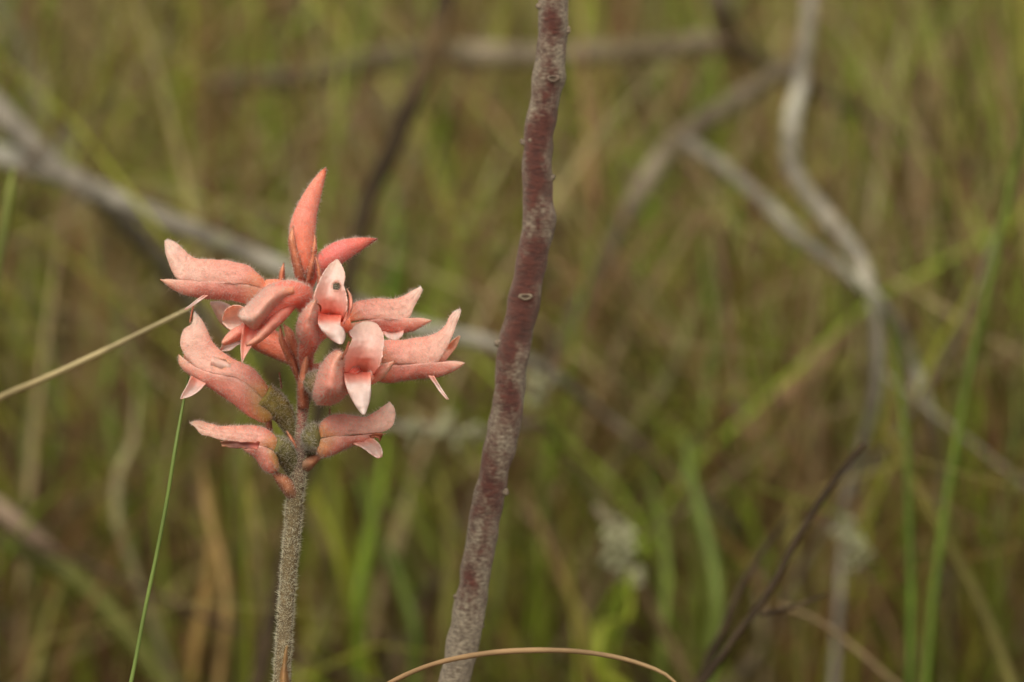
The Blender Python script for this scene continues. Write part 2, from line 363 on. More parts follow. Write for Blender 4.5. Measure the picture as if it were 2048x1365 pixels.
branch('forked_branch', 'grey lichened dead branch forking behind the pink flower spike', 'branch',
       [[(-260, 190, 1.42, 22.9), (-60, 290, 1.40, 22.9), (60, 330, 1.38, 22.9), (150, 362, 1.36, 21.1), (230, 400, 1.35, 20.2), (330, 440, 1.34, 20.2), (430, 482, 1.33, 19.4), (560, 535, 1.32, 18.5), (690, 600, 1.32, 16.7), (830, 655, 1.32, 15.8), (990, 690, 1.32, 14.1), (1120, 760, 1.33, 10.6), (1230, 850, 1.36, 7.9)],
        [(-120, 120, 1.40, 26.4), (0, 225, 1.38, 26.4), (60, 285, 1.37, 24.6), (110, 330, 1.37, 21.1), (160, 365, 1.36, 17.6)],
        [(180, 385, 1.35, 17.6), (230, 430, 1.37, 19.4), (290, 490, 1.39, 19.4), (350, 560, 1.41, 19.4), (400, 640, 1.43, 18.5), (470, 690, 1.45, 17.6), (560, 750, 1.50, 15.8)]],
       GREY, GREY2, root=(True, False, True), lichens=[(440, 478, 1.31, 15.8)])
branch('leaning_branch', 'pale slanting dead branch standing beyond the lichened fork', 'branch', [[(-30, -60, 1.78, 24), (10, 30, 1.78, 24), (60, 140, 1.76, 23), (95, 230, 1.74, 20), (130, 330, 1.73, 18)]], lin(120, 114, 92), lin(170, 166, 140))
branch('dark_shrub_stem', 'dark brown bent shrub stem far behind the top bud', 'branch', [[(905, -80, 1.37, 20), (890, 0, 1.36, 20), (868, 90, 1.35, 21), (820, 210, 1.34, 20), (780, 310, 1.33, 19), (735, 400, 1.32, 18), (715, 480, 1.31, 16)]], lin(58, 46, 30), lin(84, 68, 44))
branch('crossing_branch', 'brown-grey branch lying level across the grass behind the stick top', 'branch',
       [[(420, 175, 1.62, 14), (480, 160, 1.62, 17), (600, 155, 1.60, 20), (740, 122, 1.58, 24), (900, 108, 1.56, 25), (1060, 112, 1.54, 23), (1200, 106, 1.54, 22), (1320, 98, 1.54, 22), (1460, 92, 1.56, 20), (1540, 130, 1.58, 16)],
        [(1425, -60, 1.52, 20), (1440, 0, 1.52, 21), (1455, 60, 1.54, 20), (1490, 120, 1.56, 16)]], lin(98, 86, 66), lin(138, 124, 102), root=(True,))
branch('curved_branch', 'pale bare branch curving down right of the reddish stick', 'branch',
       [[(1640, -120, 1.45, 12.9), (1615, 40, 1.43, 13.8), (1602, 160, 1.41, 15.5), (1583, 250, 1.39, 17.2), (1582, 330, 1.37, 18.1), (1620, 395, 1.35, 18.1), (1680, 465, 1.33, 17.2), (1724, 530, 1.32, 14.6), (1748, 610, 1.31, 12.0), (1756, 700, 1.31, 11.2), (1750, 800, 1.31, 10.3), (1722, 900, 1.32, 9.5), (1695, 980, 1.33, 8.6), (1688, 1060, 1.33, 7.7)],
        [(1375, 285, 1.43, 12.9), (1440, 330, 1.41, 13.8), (1530, 405, 1.38, 14.6), (1600, 475, 1.36, 14.6), (1680, 535, 1.33, 13.8), (1742, 585, 1.31, 12.9), (1792, 650, 1.32, 12.0), (1825, 730, 1.33, 12.0), (1855, 810, 1.33, 11.2), (1878, 900, 1.35, 9.5), (1884, 1000, 1.37, 7.7)]],
       lin(130, 122, 106), lin(172, 166, 148), root=(True, True), lichens=[(1700, 1070, 1.28, 29.2), (1712, 1110, 1.28, 25.8)])
branch('broken_branch', 'short weathered greyish branch propped in the grass beside curved branch', 'branch', [[(1590, 130, 1.52, 17.6), (1530, 165, 1.51, 19.2), (1440, 222, 1.49, 20.0), (1345, 292, 1.47, 21.6), (1285, 375, 1.45, 20.0), (1250, 440, 1.45, 16.0)]], lin(100, 88, 70), lin(138, 126, 104))
branch('lichen_twig', 'thin dark twig with pale green lichen between spike and stick', 'twig', [[(690, 845, 1.3, 8), (800, 853, 1.3, 9), (880, 858, 1.3, 9), (960, 868, 1.3, 9), (1080, 850, 1.32, 9), (1140, 920, 1.34, 9), (1200, 1010, 1.36, 9)]], DARK, lin(120, 110, 96), lichens=[(830, 855, 1.29, 22), (890, 858, 1.29, 27), (940, 862, 1.29, 22), (1072, 770, 1.3, 26), (1075, 800, 1.3, 16)])
branch('lichen_stub', 'low stub crusted with pale green lichen in the grass', 'twig', [[(1190, 1010, 1.30, 8), (1225, 1060, 1.30, 10), (1255, 1120, 1.30, 11), (1290, 1190, 1.30, 11)]], DARK2, GREY, lichens=[(1228, 1070, 1.29, 28), (1248, 1110, 1.29, 32), (1265, 1150, 1.29, 24)])
branch('dark_twig', 'dark slender broken-tipped twig leaning up to the right', 'twig', [[(1727, 888, 1.02, 6), (1690, 935, 1.02, 7), (1640, 1003, 1.02, 7), (1590, 1085, 1.02, 7), (1540, 1180, 1.02, 8), (1470, 1275, 1.02, 8), (1400, 1375, 1.02, 8)], [(1525, 1228, 1.02, 6), (1570, 1218, 1.03, 5), (1610, 1205, 1.03, 4), (1652, 1190, 1.04, 3)]], lin(62, 50, 36), lin(92, 76, 56), lump=0.25)
branch('dark_twig', 'dark slender twig with fine tip beside the broken-tipped one', 'twig', [[(1580, 1030, 1.10, 3), (1545, 1075, 1.10, 5), (1490, 1160, 1.10, 7), (1440, 1270, 1.10, 8), (1405, 1350, 1.10, 8), (1380, 1420, 1.10, 8)]], lin(62, 50, 36), lin(88, 72, 54), lump=0.25)

def blade(name, label, pts, c0, c1, m, cat='grass blade', group=None, root=True, fold=0.35, round_=False):
    """A single leaf or straw: (px, py, distance, half width px) from tip to foot."""
    P, r = branch_path(pts, 34, root); o0 = P[-1] if root else P[np.argmin(P[:, 2])]
    n = len(P); cc = ramp(np.linspace(0, 1, n), [(0, c0), (1, c1)])
    cc = cc*np.array([1+.35*nz(p, 45, len(label))+.2*nz(p, 160, 3) for p in P])[:, None]
    g = Geo()
    if round_: tube(g, P, r, cc, 8, 0.1, 300)
    else:
        t, N, B = frames(P); V = np.stack([P-B*r[:, None], P-N*(r*fold)[:, None]*0.2, P+N*(r*fold)[:, None]*0+B*r[:, None], P+N*(r*fold)[:, None]], 1)
        g.add(V.reshape(-1, 3), gridfaces(n, 4, True), np.repeat(cc, 4, 0))
    o = g.build(name, m, None, o0, smooth=True); return tag(o, label, cat, group)
GB = lin(112, 124, 48)
blade('grass_blade', 'thin near green grass blade reaching up to the left flower lip', [(377, 752, .905, 1.5), (364, 820, .903, 3), (350, 900, .90, 3.8), (334, 1000, .90, 4), (318, 1085, .90, 4), (290, 1220, .90, 4), (262, 1365, .90, 4.2), (240, 1460, .90, 4.2)], lin(120, 138, 66), lin(128, 146, 74), M_GRASS, round_=True)
blade('dry_straw', 'dry pale straw arching from left towards the flowers', [(392, 610, .955, 2), (370, 622, .955, 4), (300, 657, .96, 5), (200, 706, .965, 6), (90, 757, .97, 6.5), (0, 796, .98, 7), (-140, 880, .99, 7), (-220, 990, 1.0, 7)], lin(176, 160, 118), lin(160, 140, 96), M_DRY, 'straw', round_=True)
blade('dry_straw', 'thin tan straw arching across the foot of the stick', [(1365, 1380, .872, 2.5), (1335, 1352, .872, 3.5), (1280, 1328, .874, 4.5), (1180, 1306, .876, 5), (1080, 1301, .878, 5.5), (960, 1309, .88, 5.5), (860, 1331, .884, 5), (780, 1366, .888, 5), (680, 1440, .89, 5)], lin(168, 138, 98), lin(150, 116, 82), M_DRY, 'straw', round_=True)
blade('grass_blade', 'tall bright green grass blade slanting at the far right', [(2075, 130, 1.19, 3.4), (2048, 260, 1.19, 6.8), (2012, 420, 1.19, 8.2), (1985, 540, 1.19, 8.2), (1958, 650, 1.19, 8.2), (1912, 890, 1.19, 8.2), (1872, 1150, 1.19, 8.8), (1850, 1365, 1.19, 8.8)], GB, lin(104, 126, 44), M_GRASS)
blade('grass_blade', 'straight mid green grass blade crossing behind the bright slanting one', [(1785, 640, 1.18, 2.7), (1795, 740, 1.18, 6.1), (1812, 900, 1.18, 7.5), (1818, 1050, 1.18, 8.2), (1822, 1200, 1.18, 8.2), (1820, 1365, 1.18, 8.2)], lin(104, 116, 46), lin(80, 108, 30), M_GRASS)
blade('grass_blade', 'yellowish green stem leaning left behind the right green blades', [(1765, 850, 1.2, 8), (1800, 920, 1.2, 14), (1850, 1010, 1.2, 15), (1900, 1100, 1.2, 16), (1950, 1190, 1.2, 16), (1990, 1280, 1.2, 15), (2020, 1365, 1.2, 15)], lin(128, 116, 52), lin(118, 112, 58), M_GRASS)
blade('grass_blade', 'broad dull green leaf slanting down across the low left', [(-60, 1040, 1.33, 10), (0, 1085, 1.33, 16), (70, 1112, 1.33, 19), (140, 1150, 1.33, 20), (210, 1215, 1.33, 20), (270, 1290, 1.33, 20), (330, 1375, 1.33, 18)], lin(116, 116, 58), lin(104, 104, 48), M_GRASS)
blade('fallen_foliage', 'pale curled dead leaf lying over the broad dull leaf', [(-40, 985, 1.322, 14), (10, 1030, 1.322, 22), (60, 1070, 1.322, 22), (110, 1105, 1.322, 12)], lin(150, 130, 108), lin(128, 106, 84), M_DRY, 'leaf', root=False)
blade('grass_blade', 'pale green blade tip rising past the lichened fork', [(28, 335, 1.1, 3), (22, 370, 1.1, 9), (12, 430, 1.1, 10), (0, 500, 1.1, 10), (-20, 620, 1.1, 10), (-50, 800, 1.1, 10)], lin(134, 138, 70), lin(110, 124, 44), M_GRASS)
blade('dried_grass', 'broad tan dead blade bending down to the low right grass', [(1700, 640, 1.46, 8), (1672, 690, 1.46, 15), (1610, 755, 1.46, 17), (1545, 815, 1.46, 17), (1495, 890, 1.46, 15), (1450, 980, 1.46, 14), (1420, 1090, 1.46, 12), (1400, 1230, 1.46, 12)], lin(160, 126, 96), lin(132, 108, 70), M_DRY, 'grass blade')
blade('grass_blade', 'pale olive blade curving down right of the stick', [(1390, 600, 1.44, 6), (1370, 680, 1.44, 12), (1330, 770, 1.44, 15), (1270, 855, 1.44, 15), (1220, 950, 1.44, 15), (1195, 1060, 1.44, 15), (1172, 1180, 1.44, 18), (1180, 1290, 1.44, 18)], lin(140, 138, 84), lin(140, 116, 80), M_GRASS)
blade('dry_straw', 'reddish dry straw low beside the lichen stub', [(1045, 970, 1.34, 5), (1075, 1040, 1.34, 6), (1110, 1120, 1.34, 7), (1150, 1220, 1.34, 7), (1170, 1300, 1.34, 7)], lin(136, 108, 74), lin(130, 110, 60), M_DRY, 'straw')
blade('dry_straw', 'pale straw bending down to the bottom right litter', [(1560, 1210, 1.15, 5), (1640, 1245, 1.15, 5), (1700, 1290, 1.15, 6), (1770, 1350, 1.15, 6), (1830, 1400, 1.15, 6)], lin(140, 118, 86), lin(128, 110, 76), M_DRY, 'straw')
# further blurred blades in the field, each with its own stance: x, top y, foot y, lean px, half width px, distance, colour
FIELD = [(800, 330, 700, -30, 20, 1.55, (104, 138, 30)), (775, 470, 900, 12, 22, 1.5, (96, 132, 28)), (850, 380, 980, 20, 15, 1.6, (120, 134, 46)), (905, 300, 860, -20, 17, 1.62, (118, 122, 60)),
         (730, 900, 1300, 20, 24, 1.35, (112, 138, 24)), (690, 860, 1280, -15, 16, 1.4, (122, 128, 40)), (815, 980, 1365, -60, 20, 1.35, (88, 112, 36)), (640, 1040, 1365, 25, 16, 1.4, (96, 92, 36)),
         (380, 60, 420, 14, 18, 1.9, (142, 96, 44)), (350, 0, 380, -10, 20, 2.0, (122, 132, 44)), (300, 120, 560, 22, 16, 1.8, (132, 128, 60)), (220, 160, 640, -20, 18, 1.75, (120, 126, 52)), (520, 20, 420, 16, 22, 2.0, (112, 128, 44)), (600, 60, 480, -24, 18, 1.9, (136, 122, 74)), (660, 130, 520, 18, 17, 1.8, (120, 132, 46)),
         (480, 700, 1000, 10, 18, 1.4, (104, 118, 44)), (235, 640, 1010, -8, 20, 1.42, (104, 122, 42)), (170, 540, 960, 20, 16, 1.5, (112, 108, 54)), (110, 620, 1040, -25, 20, 1.45, (96, 104, 42)), (330, 700, 1180, 30, 14, 1.38, (120, 112, 66)), (60, 760, 1200, 14, 18, 1.4, (88, 96, 40)),
         (440, 960, 1330, -16, 16, 1.3, (146, 112, 74)), (400, 1000, 1365, 14, 20, 1.32, (128, 92, 56)), (250, 830, 1100, 6, 18, 1.35, (150, 136, 104)), (520, 900, 1200, -14, 15, 1.32, (108, 96, 50)),
         (1160, 60, 520, 20, 22, 1.9, (110, 134, 34)), (1240, 100, 600, -26, 20, 1.85, (122, 128, 50)), (1330, 420, 820, 18, 18, 1.6, (118, 126, 48)), (1450, 500, 980, -22, 22, 1.5, (106, 128, 44)), (1500, 560, 1050, 26, 18, 1.5, (122, 130, 54)), (1400, 640, 1180, 12, 22, 1.42, (112, 122, 52)), (1560, 640, 1000, -30, 18, 1.5, (132, 112, 60)),
         (1420, 900, 1300, -26, 24, 1.3, (100, 120, 50)), (1330, 980, 1365, -20, 20, 1.3, (96, 112, 40)), (1230, 1180, 1365, 10, 22, 1.25, (136, 144, 34)), (1180, 420, 900, -18, 16, 1.55, (140, 116, 72)), (1140, 560, 1000, 12, 18, 1.5, (124, 118, 44)), (1090, 760, 1240, -14, 16, 1.4, (112, 122, 34)),
         (1700, 60, 460, 24, 22, 2.0, (122, 132, 52)), (1800, 120, 560, -30, 20, 1.9, (116, 122, 46)), (1900, 60, 520, 22, 22, 1.9, (124, 128, 60)), (1980, 160, 640, -18, 18, 1.8, (104, 118, 44)), (1850, 300, 760, 30, 18, 1.7, (132, 126, 64)), (1930, 480, 900, -24, 18, 1.55, (112, 116, 48)), (2010, 700, 1180, 16, 16, 1.4, (102, 116, 44)), (1650, 760, 1180, -14, 16, 1.45, (124, 92, 60)), (1590, 880, 1300, 18, 18, 1.35, (118, 106, 58)),
         (980, 900, 1320, 20, 18, 1.38, (108, 116, 40)), (900, 960, 1365, -18, 22, 1.34, (100, 92, 44)), (1020, 20, 440, -20, 20, 1.95, (118, 124, 52)), (940, 40, 400, 18, 18, 1.95, (128, 124, 60)), (120, 20, 420, -22, 20, 2.0, (118, 120, 52)), (30, 480, 860, 12, 20, 1.5, (110, 116, 46)), (560, 560, 900, 16, 16, 1.5, (120, 116, 60)), (1540, 30, 420, 14, 18, 1.95, (120, 126, 54))]
WHERE = ['behind the dark shrub stem foot, brightest of its tuft', 'right above the small pointed bud tip', 'between pointed bud and stick, pale yellow', 'beside the stick above the side limb end', 'right of the hairy flower stem, yellowish and bright', 'close against the hairy flower stem, dull', 'slanting between flower stem and stick foot', 'just right of the hairy stem foot', 'with orange tint above the upper left flower', 'beyond the orange tinted blade, yellow green', 'crossing above the forked branch, pale', 'rising from the fork of the grey branch', 'under the near end of the crossing branch', 'above the top bud, greyish tan', 'between top bud and dark shrub stem', 'hidden partly by the hole-bitten left flower', 'above the dry arching straw, mid green', 'rising through the dry arching straw', 'below the dry arching straw, dull olive', 'leaning beside the thin near green blade', 'above the broad dull slanting leaf', 'left of the hairy stem, light brown', 'next to the light brown one, reddish', 'pale and straight left of the thin near blade', 'under the withered lowest left flower', 'right of the stick top, vivid', 'under the crossing branch right of the stick', 'below the broken branch end', 'between stick and curved branch, tall', 'just left of the curved branch side limb', 'behind the pale olive curving blade', 'crossing the tan bending dead blade', 'behind the leaning dark twigs, broad', 'right of the lichen stub', 'short and yellow at the stick straw end', 'right beside the stick middle, brownish', 'right of the stick below its lower scar', 'behind the lichen twig end', 'beyond the curved branch top', 'between curved branch and tall slanting blade, high', 'near the tall slanting blade top, pale', 'behind the tall slanting blade, darker', 'right of the curved branch bend', 'left of the tall slanting blade middle', 'right of the tall slanting blade foot', 'left of the curved branch lower end, brown', 'above the broken-tipped dark twig, tan', 'left of the stick lower half', 'between hairy stem foot and stick foot, dull', 'left of the stick top scar', 'right of the dark shrub stem top', 'beside the pale slanting dead branch', 'under the forked branch near its pale tip blade', 'showing between the middle flowers', 'above the broken branch, olive']
for i, (x, y0, y1, ln, hw, ds, rgb) in enumerate(FIELD):
    warm = rgb[0] > rgb[1]+6
    pts = [(x+ln*1.6, y0-40, ds+.03, hw*.25), (x+ln, y0+60, ds+.02, hw*.8), (x+ln*.45, (y0+y1)/2-30, ds+.01, hw), (x, (y0+y1)/2+90, ds, hw), (x-ln*.2, y1, ds, hw*.9)]
    c = lin(*rgb)
    hw *= .62; pts = [(p[0]+14*math.sin(i*1.7+k*1.3), p[1], p[2], p[3]*.62) for k, p in enumerate(pts)]
    c = c*.8+lin(134, 132, 56)*.25
    blade('dried_grass' if warm else 'grass_blade', ('tan dried blade ' if warm else 'blurred green blade ')+WHERE[i], pts, c, c*0.85, M_DRY if warm else M_GRASS, group='dried blades in the field' if warm else 'green blades in the field')

# ------------------------------------------------------------------ the reddish stick
def make_stick():
    L = [(1080, -120, 1141), (1076, 0, 1137), (1073, 100, 1133), (1067, 155, 1128), (1061, 200, 1120), (1049, 270, 1108), (1045, 330, 1105), (1043.5, 400, 1106), (1046, 440, 1108), (1037, 500, 1099), (1020, 590, 1080), (1008, 650, 1069), (997, 690, 1060), (987, 800, 1049), (972, 870, 1036), (956, 950, 1018), (937, 1050, 999), (921, 1150, 981), (902, 1250, 966), (877, 1365, 939), (850, 1480, 913)]
    ds = DIST+0.034
    pts = [((a+c)/2, y, ds, (c-a)/2) for a, y, c in L]
    P, r = branch_path(pts, 150, True)
    yv = spline(pts, 150)[:, 1]; r[:150] *= 1+.09*np.exp(-((yv-157)/26)**2)+.09*np.exp(-((yv-594)/28)**2)+.07*np.exp(-((yv-440)/22)**2)+.06*np.exp(-((yv-870)/30)**2)+.05*np.exp(-((yv-1195)/26)**2)+.06*np.exp(-((yv-285)/20)**2)
    up = P[0]-P[4]; up /= np.linalg.norm(up)
    P = np.concatenate([[P[0]+up*0.16, P[0]+up*0.08], P]); r = np.concatenate([[r[0]*.8, r[0]*.9], r])
    e = empty('upright_stick', P[-1]); tag(e, 'upright reddish brown bare stick with patchy grey bark beside flower', 'stick')
    # lichen film: thicker near the foot and around the top, thin on the red middle
    ypx = np.interp(np.linspace(0, 1, len(P)), [0, 1], [-300, 1900])
    film = np.interp(np.arange(len(P)), [0, 14, 30, 60, 75, 85, 100, 122, 135, 152], [.12, .10, -.02, -.08, -.06, .06, -.01, .10, .22, .24])
    seg = 28; g = Geo(); Pg, dg = tube(g, P, r, np.stack([film]*3, 1), seg, 0.15, 260, seed=4)
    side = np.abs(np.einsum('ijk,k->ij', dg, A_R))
    c = np.repeat(film, seg)+0.085+0.10*(side.ravel()-0.55)  # adds a painted rim light: greyer film on both sides facing across the view
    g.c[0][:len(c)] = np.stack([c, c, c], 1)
    g.build('bark', M_BARK, e)
    def knob(x, y, hw, hh, dd, colr):
        gg = Geo(); q = at(x, y, ds-dd); k = MMW*ds
        a = np.linspace(0, 2*math.pi, 20, endpoint=False)
        ring = lambda s, dep: np.array([q+A_R*(math.cos(t)*hw*s*k)+A_U*(math.sin(t)*hh*s*k*(1+.15*math.sin(3*t)))-A_F*dep for t in a])
        prof = [(1.2, -.0012), (1.05, -.0002), (.85, .00035), (.62, .00025), (.45, .00005), (.05, .00000)]
        V = np.concatenate([ring(s, dp) for s, dp in prof]); cc = np.concatenate([np.tile(cl, (20, 1)) for cl in (colr, colr, colr*1.1, colr*.7, lin(80, 66, 54), lin(70, 58, 48))])
        gg.add(V, gridfaces(len(prof), 20, True), cc); return gg.build('leaf_scar', M_LICHEN, e)
    rr = r[20]
    knob(1106, 157, 13, 7, rr*1.06, lin(118, 102, 88)); knob(1051, 594, 14, 6.5, rr*1.06, lin(126, 112, 94))
    for (x, y, s, sd) in [(1084, 12, 9, .6), (1133, 60, 8, .3), (1047, 285, 7, .3), (1088, 347, 6, .8), (1104, 357, 7, .3), (1105, 440, 9, .2), (1092, 30, 5, .8), (986, 868, 8, .7), (1006, 985, 9, .5), (975, 1120, 6, .3), (914, 1195, 7, .3), (998, 688, 7, .3), (962, 1252, 6, .4), (918, 1302, 8, .7), (1062, 283, 5, .8), (1042, 520, 6, .3)]:
        gg = Geo(); k = MMW*ds
        for j in range(5):
            q = at(x+random.uniform(-.6, .6)*s, y+random.uniform(-.6, .6)*s, ds-rr*sd)
            tube(gg, np.array([q-A_F*s*k*-.6, q-A_F*s*k*.12, q-A_F*s*k*.28]), np.array([.75, .6, .12])*s*k, lin(120, 106, 90)*(.85+.3*random.random()), 8, .4, 900, seed=j)
        gg.build('lichen_speck', M_LICHEN, e)
make_stick()

# ------------------------------------------------------------------ the orchid
S_PINK, S_DEEP, S_PALE, S_ORNG = lin(250, 148, 128), lin(246, 130, 114), lin(252, 192, 174), lin(244, 138, 106)
S_OLIV, S_GREEN, S_WHITE = lin(150, 122, 48), lin(106, 98, 58), lin(236, 198, 186)
HAIRC = lin(254, 222, 210)
stem_pts = [(563, 1365, 0, 16), (568, 1280, 0, 16.5), (575, 1180, 0, 16.5), (584, 1070, 0, 17), (590, 1000, 0, 18), (596, 950, 0.3, 16), (600, 900, 0.8, 12.5), (603, 850, 0.8, 11.5), (606, 800, 0, 12), (612, 740, -1, 14), (616, 680, -2, 14), (618, 620, -3, 14), (614, 575, -3, 12), (610, 545, -3, 9)]
q = spline([(p[0], p[1], p[2], p[3]) for p in stem_pts[::-1]], 70)
SP = np.array([near(a[0], a[1], a[2]) for a in q]); SR = np.array([a[3]*PX*.93 for a in q])
low = SP[-1]; foot = np.array([low[0]-0.012, low[1]+0.004, ground_z(low[0]-0.012, low[1])-0.004])
ext = np.array([low*(1-t)+foot*t for t in np.linspace(0.04, 1, 26)])
SP2 = np.concatenate([SP, ext]); SR2 = np.concatenate([SR, np.linspace(SR[-1], SR[-1]*1.3, 26)])
orchid = empty('orchid', foot)
tag(orchid, 'salmon pink fuzzy orchid flower spike on a grey hairy stem', 'orchid')
g = Geo()
yy = q[:, 1]; scol = ramp(np.concatenate([yy, np.linspace(1370, 2500, 26)]), [(540, lin(214, 116, 90)), (760, lin(196, 104, 84)), (830, lin(150, 96, 84)), (900, lin(112, 88, 78)), (1000, lin(100, 86, 60)), (1365, lin(112, 96, 70)), (2500, lin(110, 100, 60))])
Pst, dst = tube(g, SP2, SR2, scol, 20, 0.08, 400)
stem = g.build('stem', M_STEM, orchid)
hg = hairs([(Pst[:20], dst[:20], 1.0, True)], 1200, 0.0006, 0.000035, HAIRC, A_U, 0.3)
tag(hg.build('hair', M_HAIR, stem), kind='stuff')
hg = hairs([(Pst[18:72], dst[18:72], 1.0, True)], 11000, 0.00055, 0.00005, lin(232, 224, 200), A_U, 0.3)
tag(hg.build('hair', M_HAIR, stem), kind='stuff')

def thick(o, mm=0.3, off=-1.0):
    m = o.modifiers.new('thickness', 'SOLIDIFY'); m.thickness = mm*0.001; m.offset = off; m.use_even_offset = False; return o

# ---- a petal or bract drawn by its two edges, with its own depth run and cupping
def leaf(left, right, d, cup, colour, n=26, m=11, rag=0.0, hole=None, seed=0.0):
    Lq, Rq = spline(left, n), spline(right, n); dm = curve1(d, n)
    t = np.linspace(0, 1, m); cupv = curve1(np.atleast_1d(cup), n) if np.ndim(cup) else np.full(n, float(cup))
    P = np.zeros((n, m, 3)); skip = np.zeros((n-1, m-1), bool); cols = np.zeros((n, m, 3)); XY = np.zeros((n, m, 2))
    for i in range(n):
        w = np.linalg.norm(Rq[i]-Lq[i])
        for j in range(m):
            xy = Lq[i]*(1-t[j])+Rq[i]*t[j]
            if rag and j in (0, m-1): xy = xy+rag*np.array([nz((i*.7, j, 0), 1.0, seed), nz((i*.7, j, 5), 1.0, seed)])
            XY[i, j] = xy; P[i, j] = near(xy[0], xy[1], dm[i]+.55*nz((xy[0], xy[1], 3), .045, seed+left[0][0])+.22*nz((xy[0], xy[1], 9), .13, seed)+cupv[i]*((2*t[j]-1)**2-0.35)*w*0.1*0.42)
            cols[i, j] = colour(i/(n-1), abs(2*t[j]-1))*(1+.09*nz((xy[0], xy[1], 1), .11, seed)-.05*(.5+.5*math.cos(t[j]*38))*np.array([.5, 1, 1]))
            if rag >= .8 and abs(2*t[j]-1) > .93 and nz((xy[0], xy[1], 4), .16, seed) > .12: cols[i, j] = cols[i, j]*.5+lin(168, 98, 62)*.5
    if hole:
        hx, hy, rx, ry = hole
        for i in range(n-1):
            for j in range(m-1):
                c = XY[i:i+2, j:j+2].reshape(-1, 2).mean(0); k = ((c[0]-hx)/rx)**2+((c[1]-hy)/ry)**2
                if k < 1: skip[i, j] = True
        for i in range(n):
            for j in range(m):
                k = ((XY[i, j, 0]-hx)/rx)**2+((XY[i, j, 1]-hy)/ry)**2
                if k < 2.0: cols[i, j] = cols[i, j]*.55+lin(150, 84, 50)*.45
    g = Geo().add(P.reshape(-1, 3), gridfaces(n, m, skip=skip if hole else None), cols.reshape(-1, 3))
    nrm = np.cross(np.gradient(P, axis=0), np.gradient(P, axis=1)); nrm /= np.maximum(np.linalg.norm(nrm, axis=2), 1e-12)[..., None]
    if np.mean(nrm @ A_F) < 0: nrm = -nrm          # outer side of an open flower looks away from the camera
    return g, P, nrm

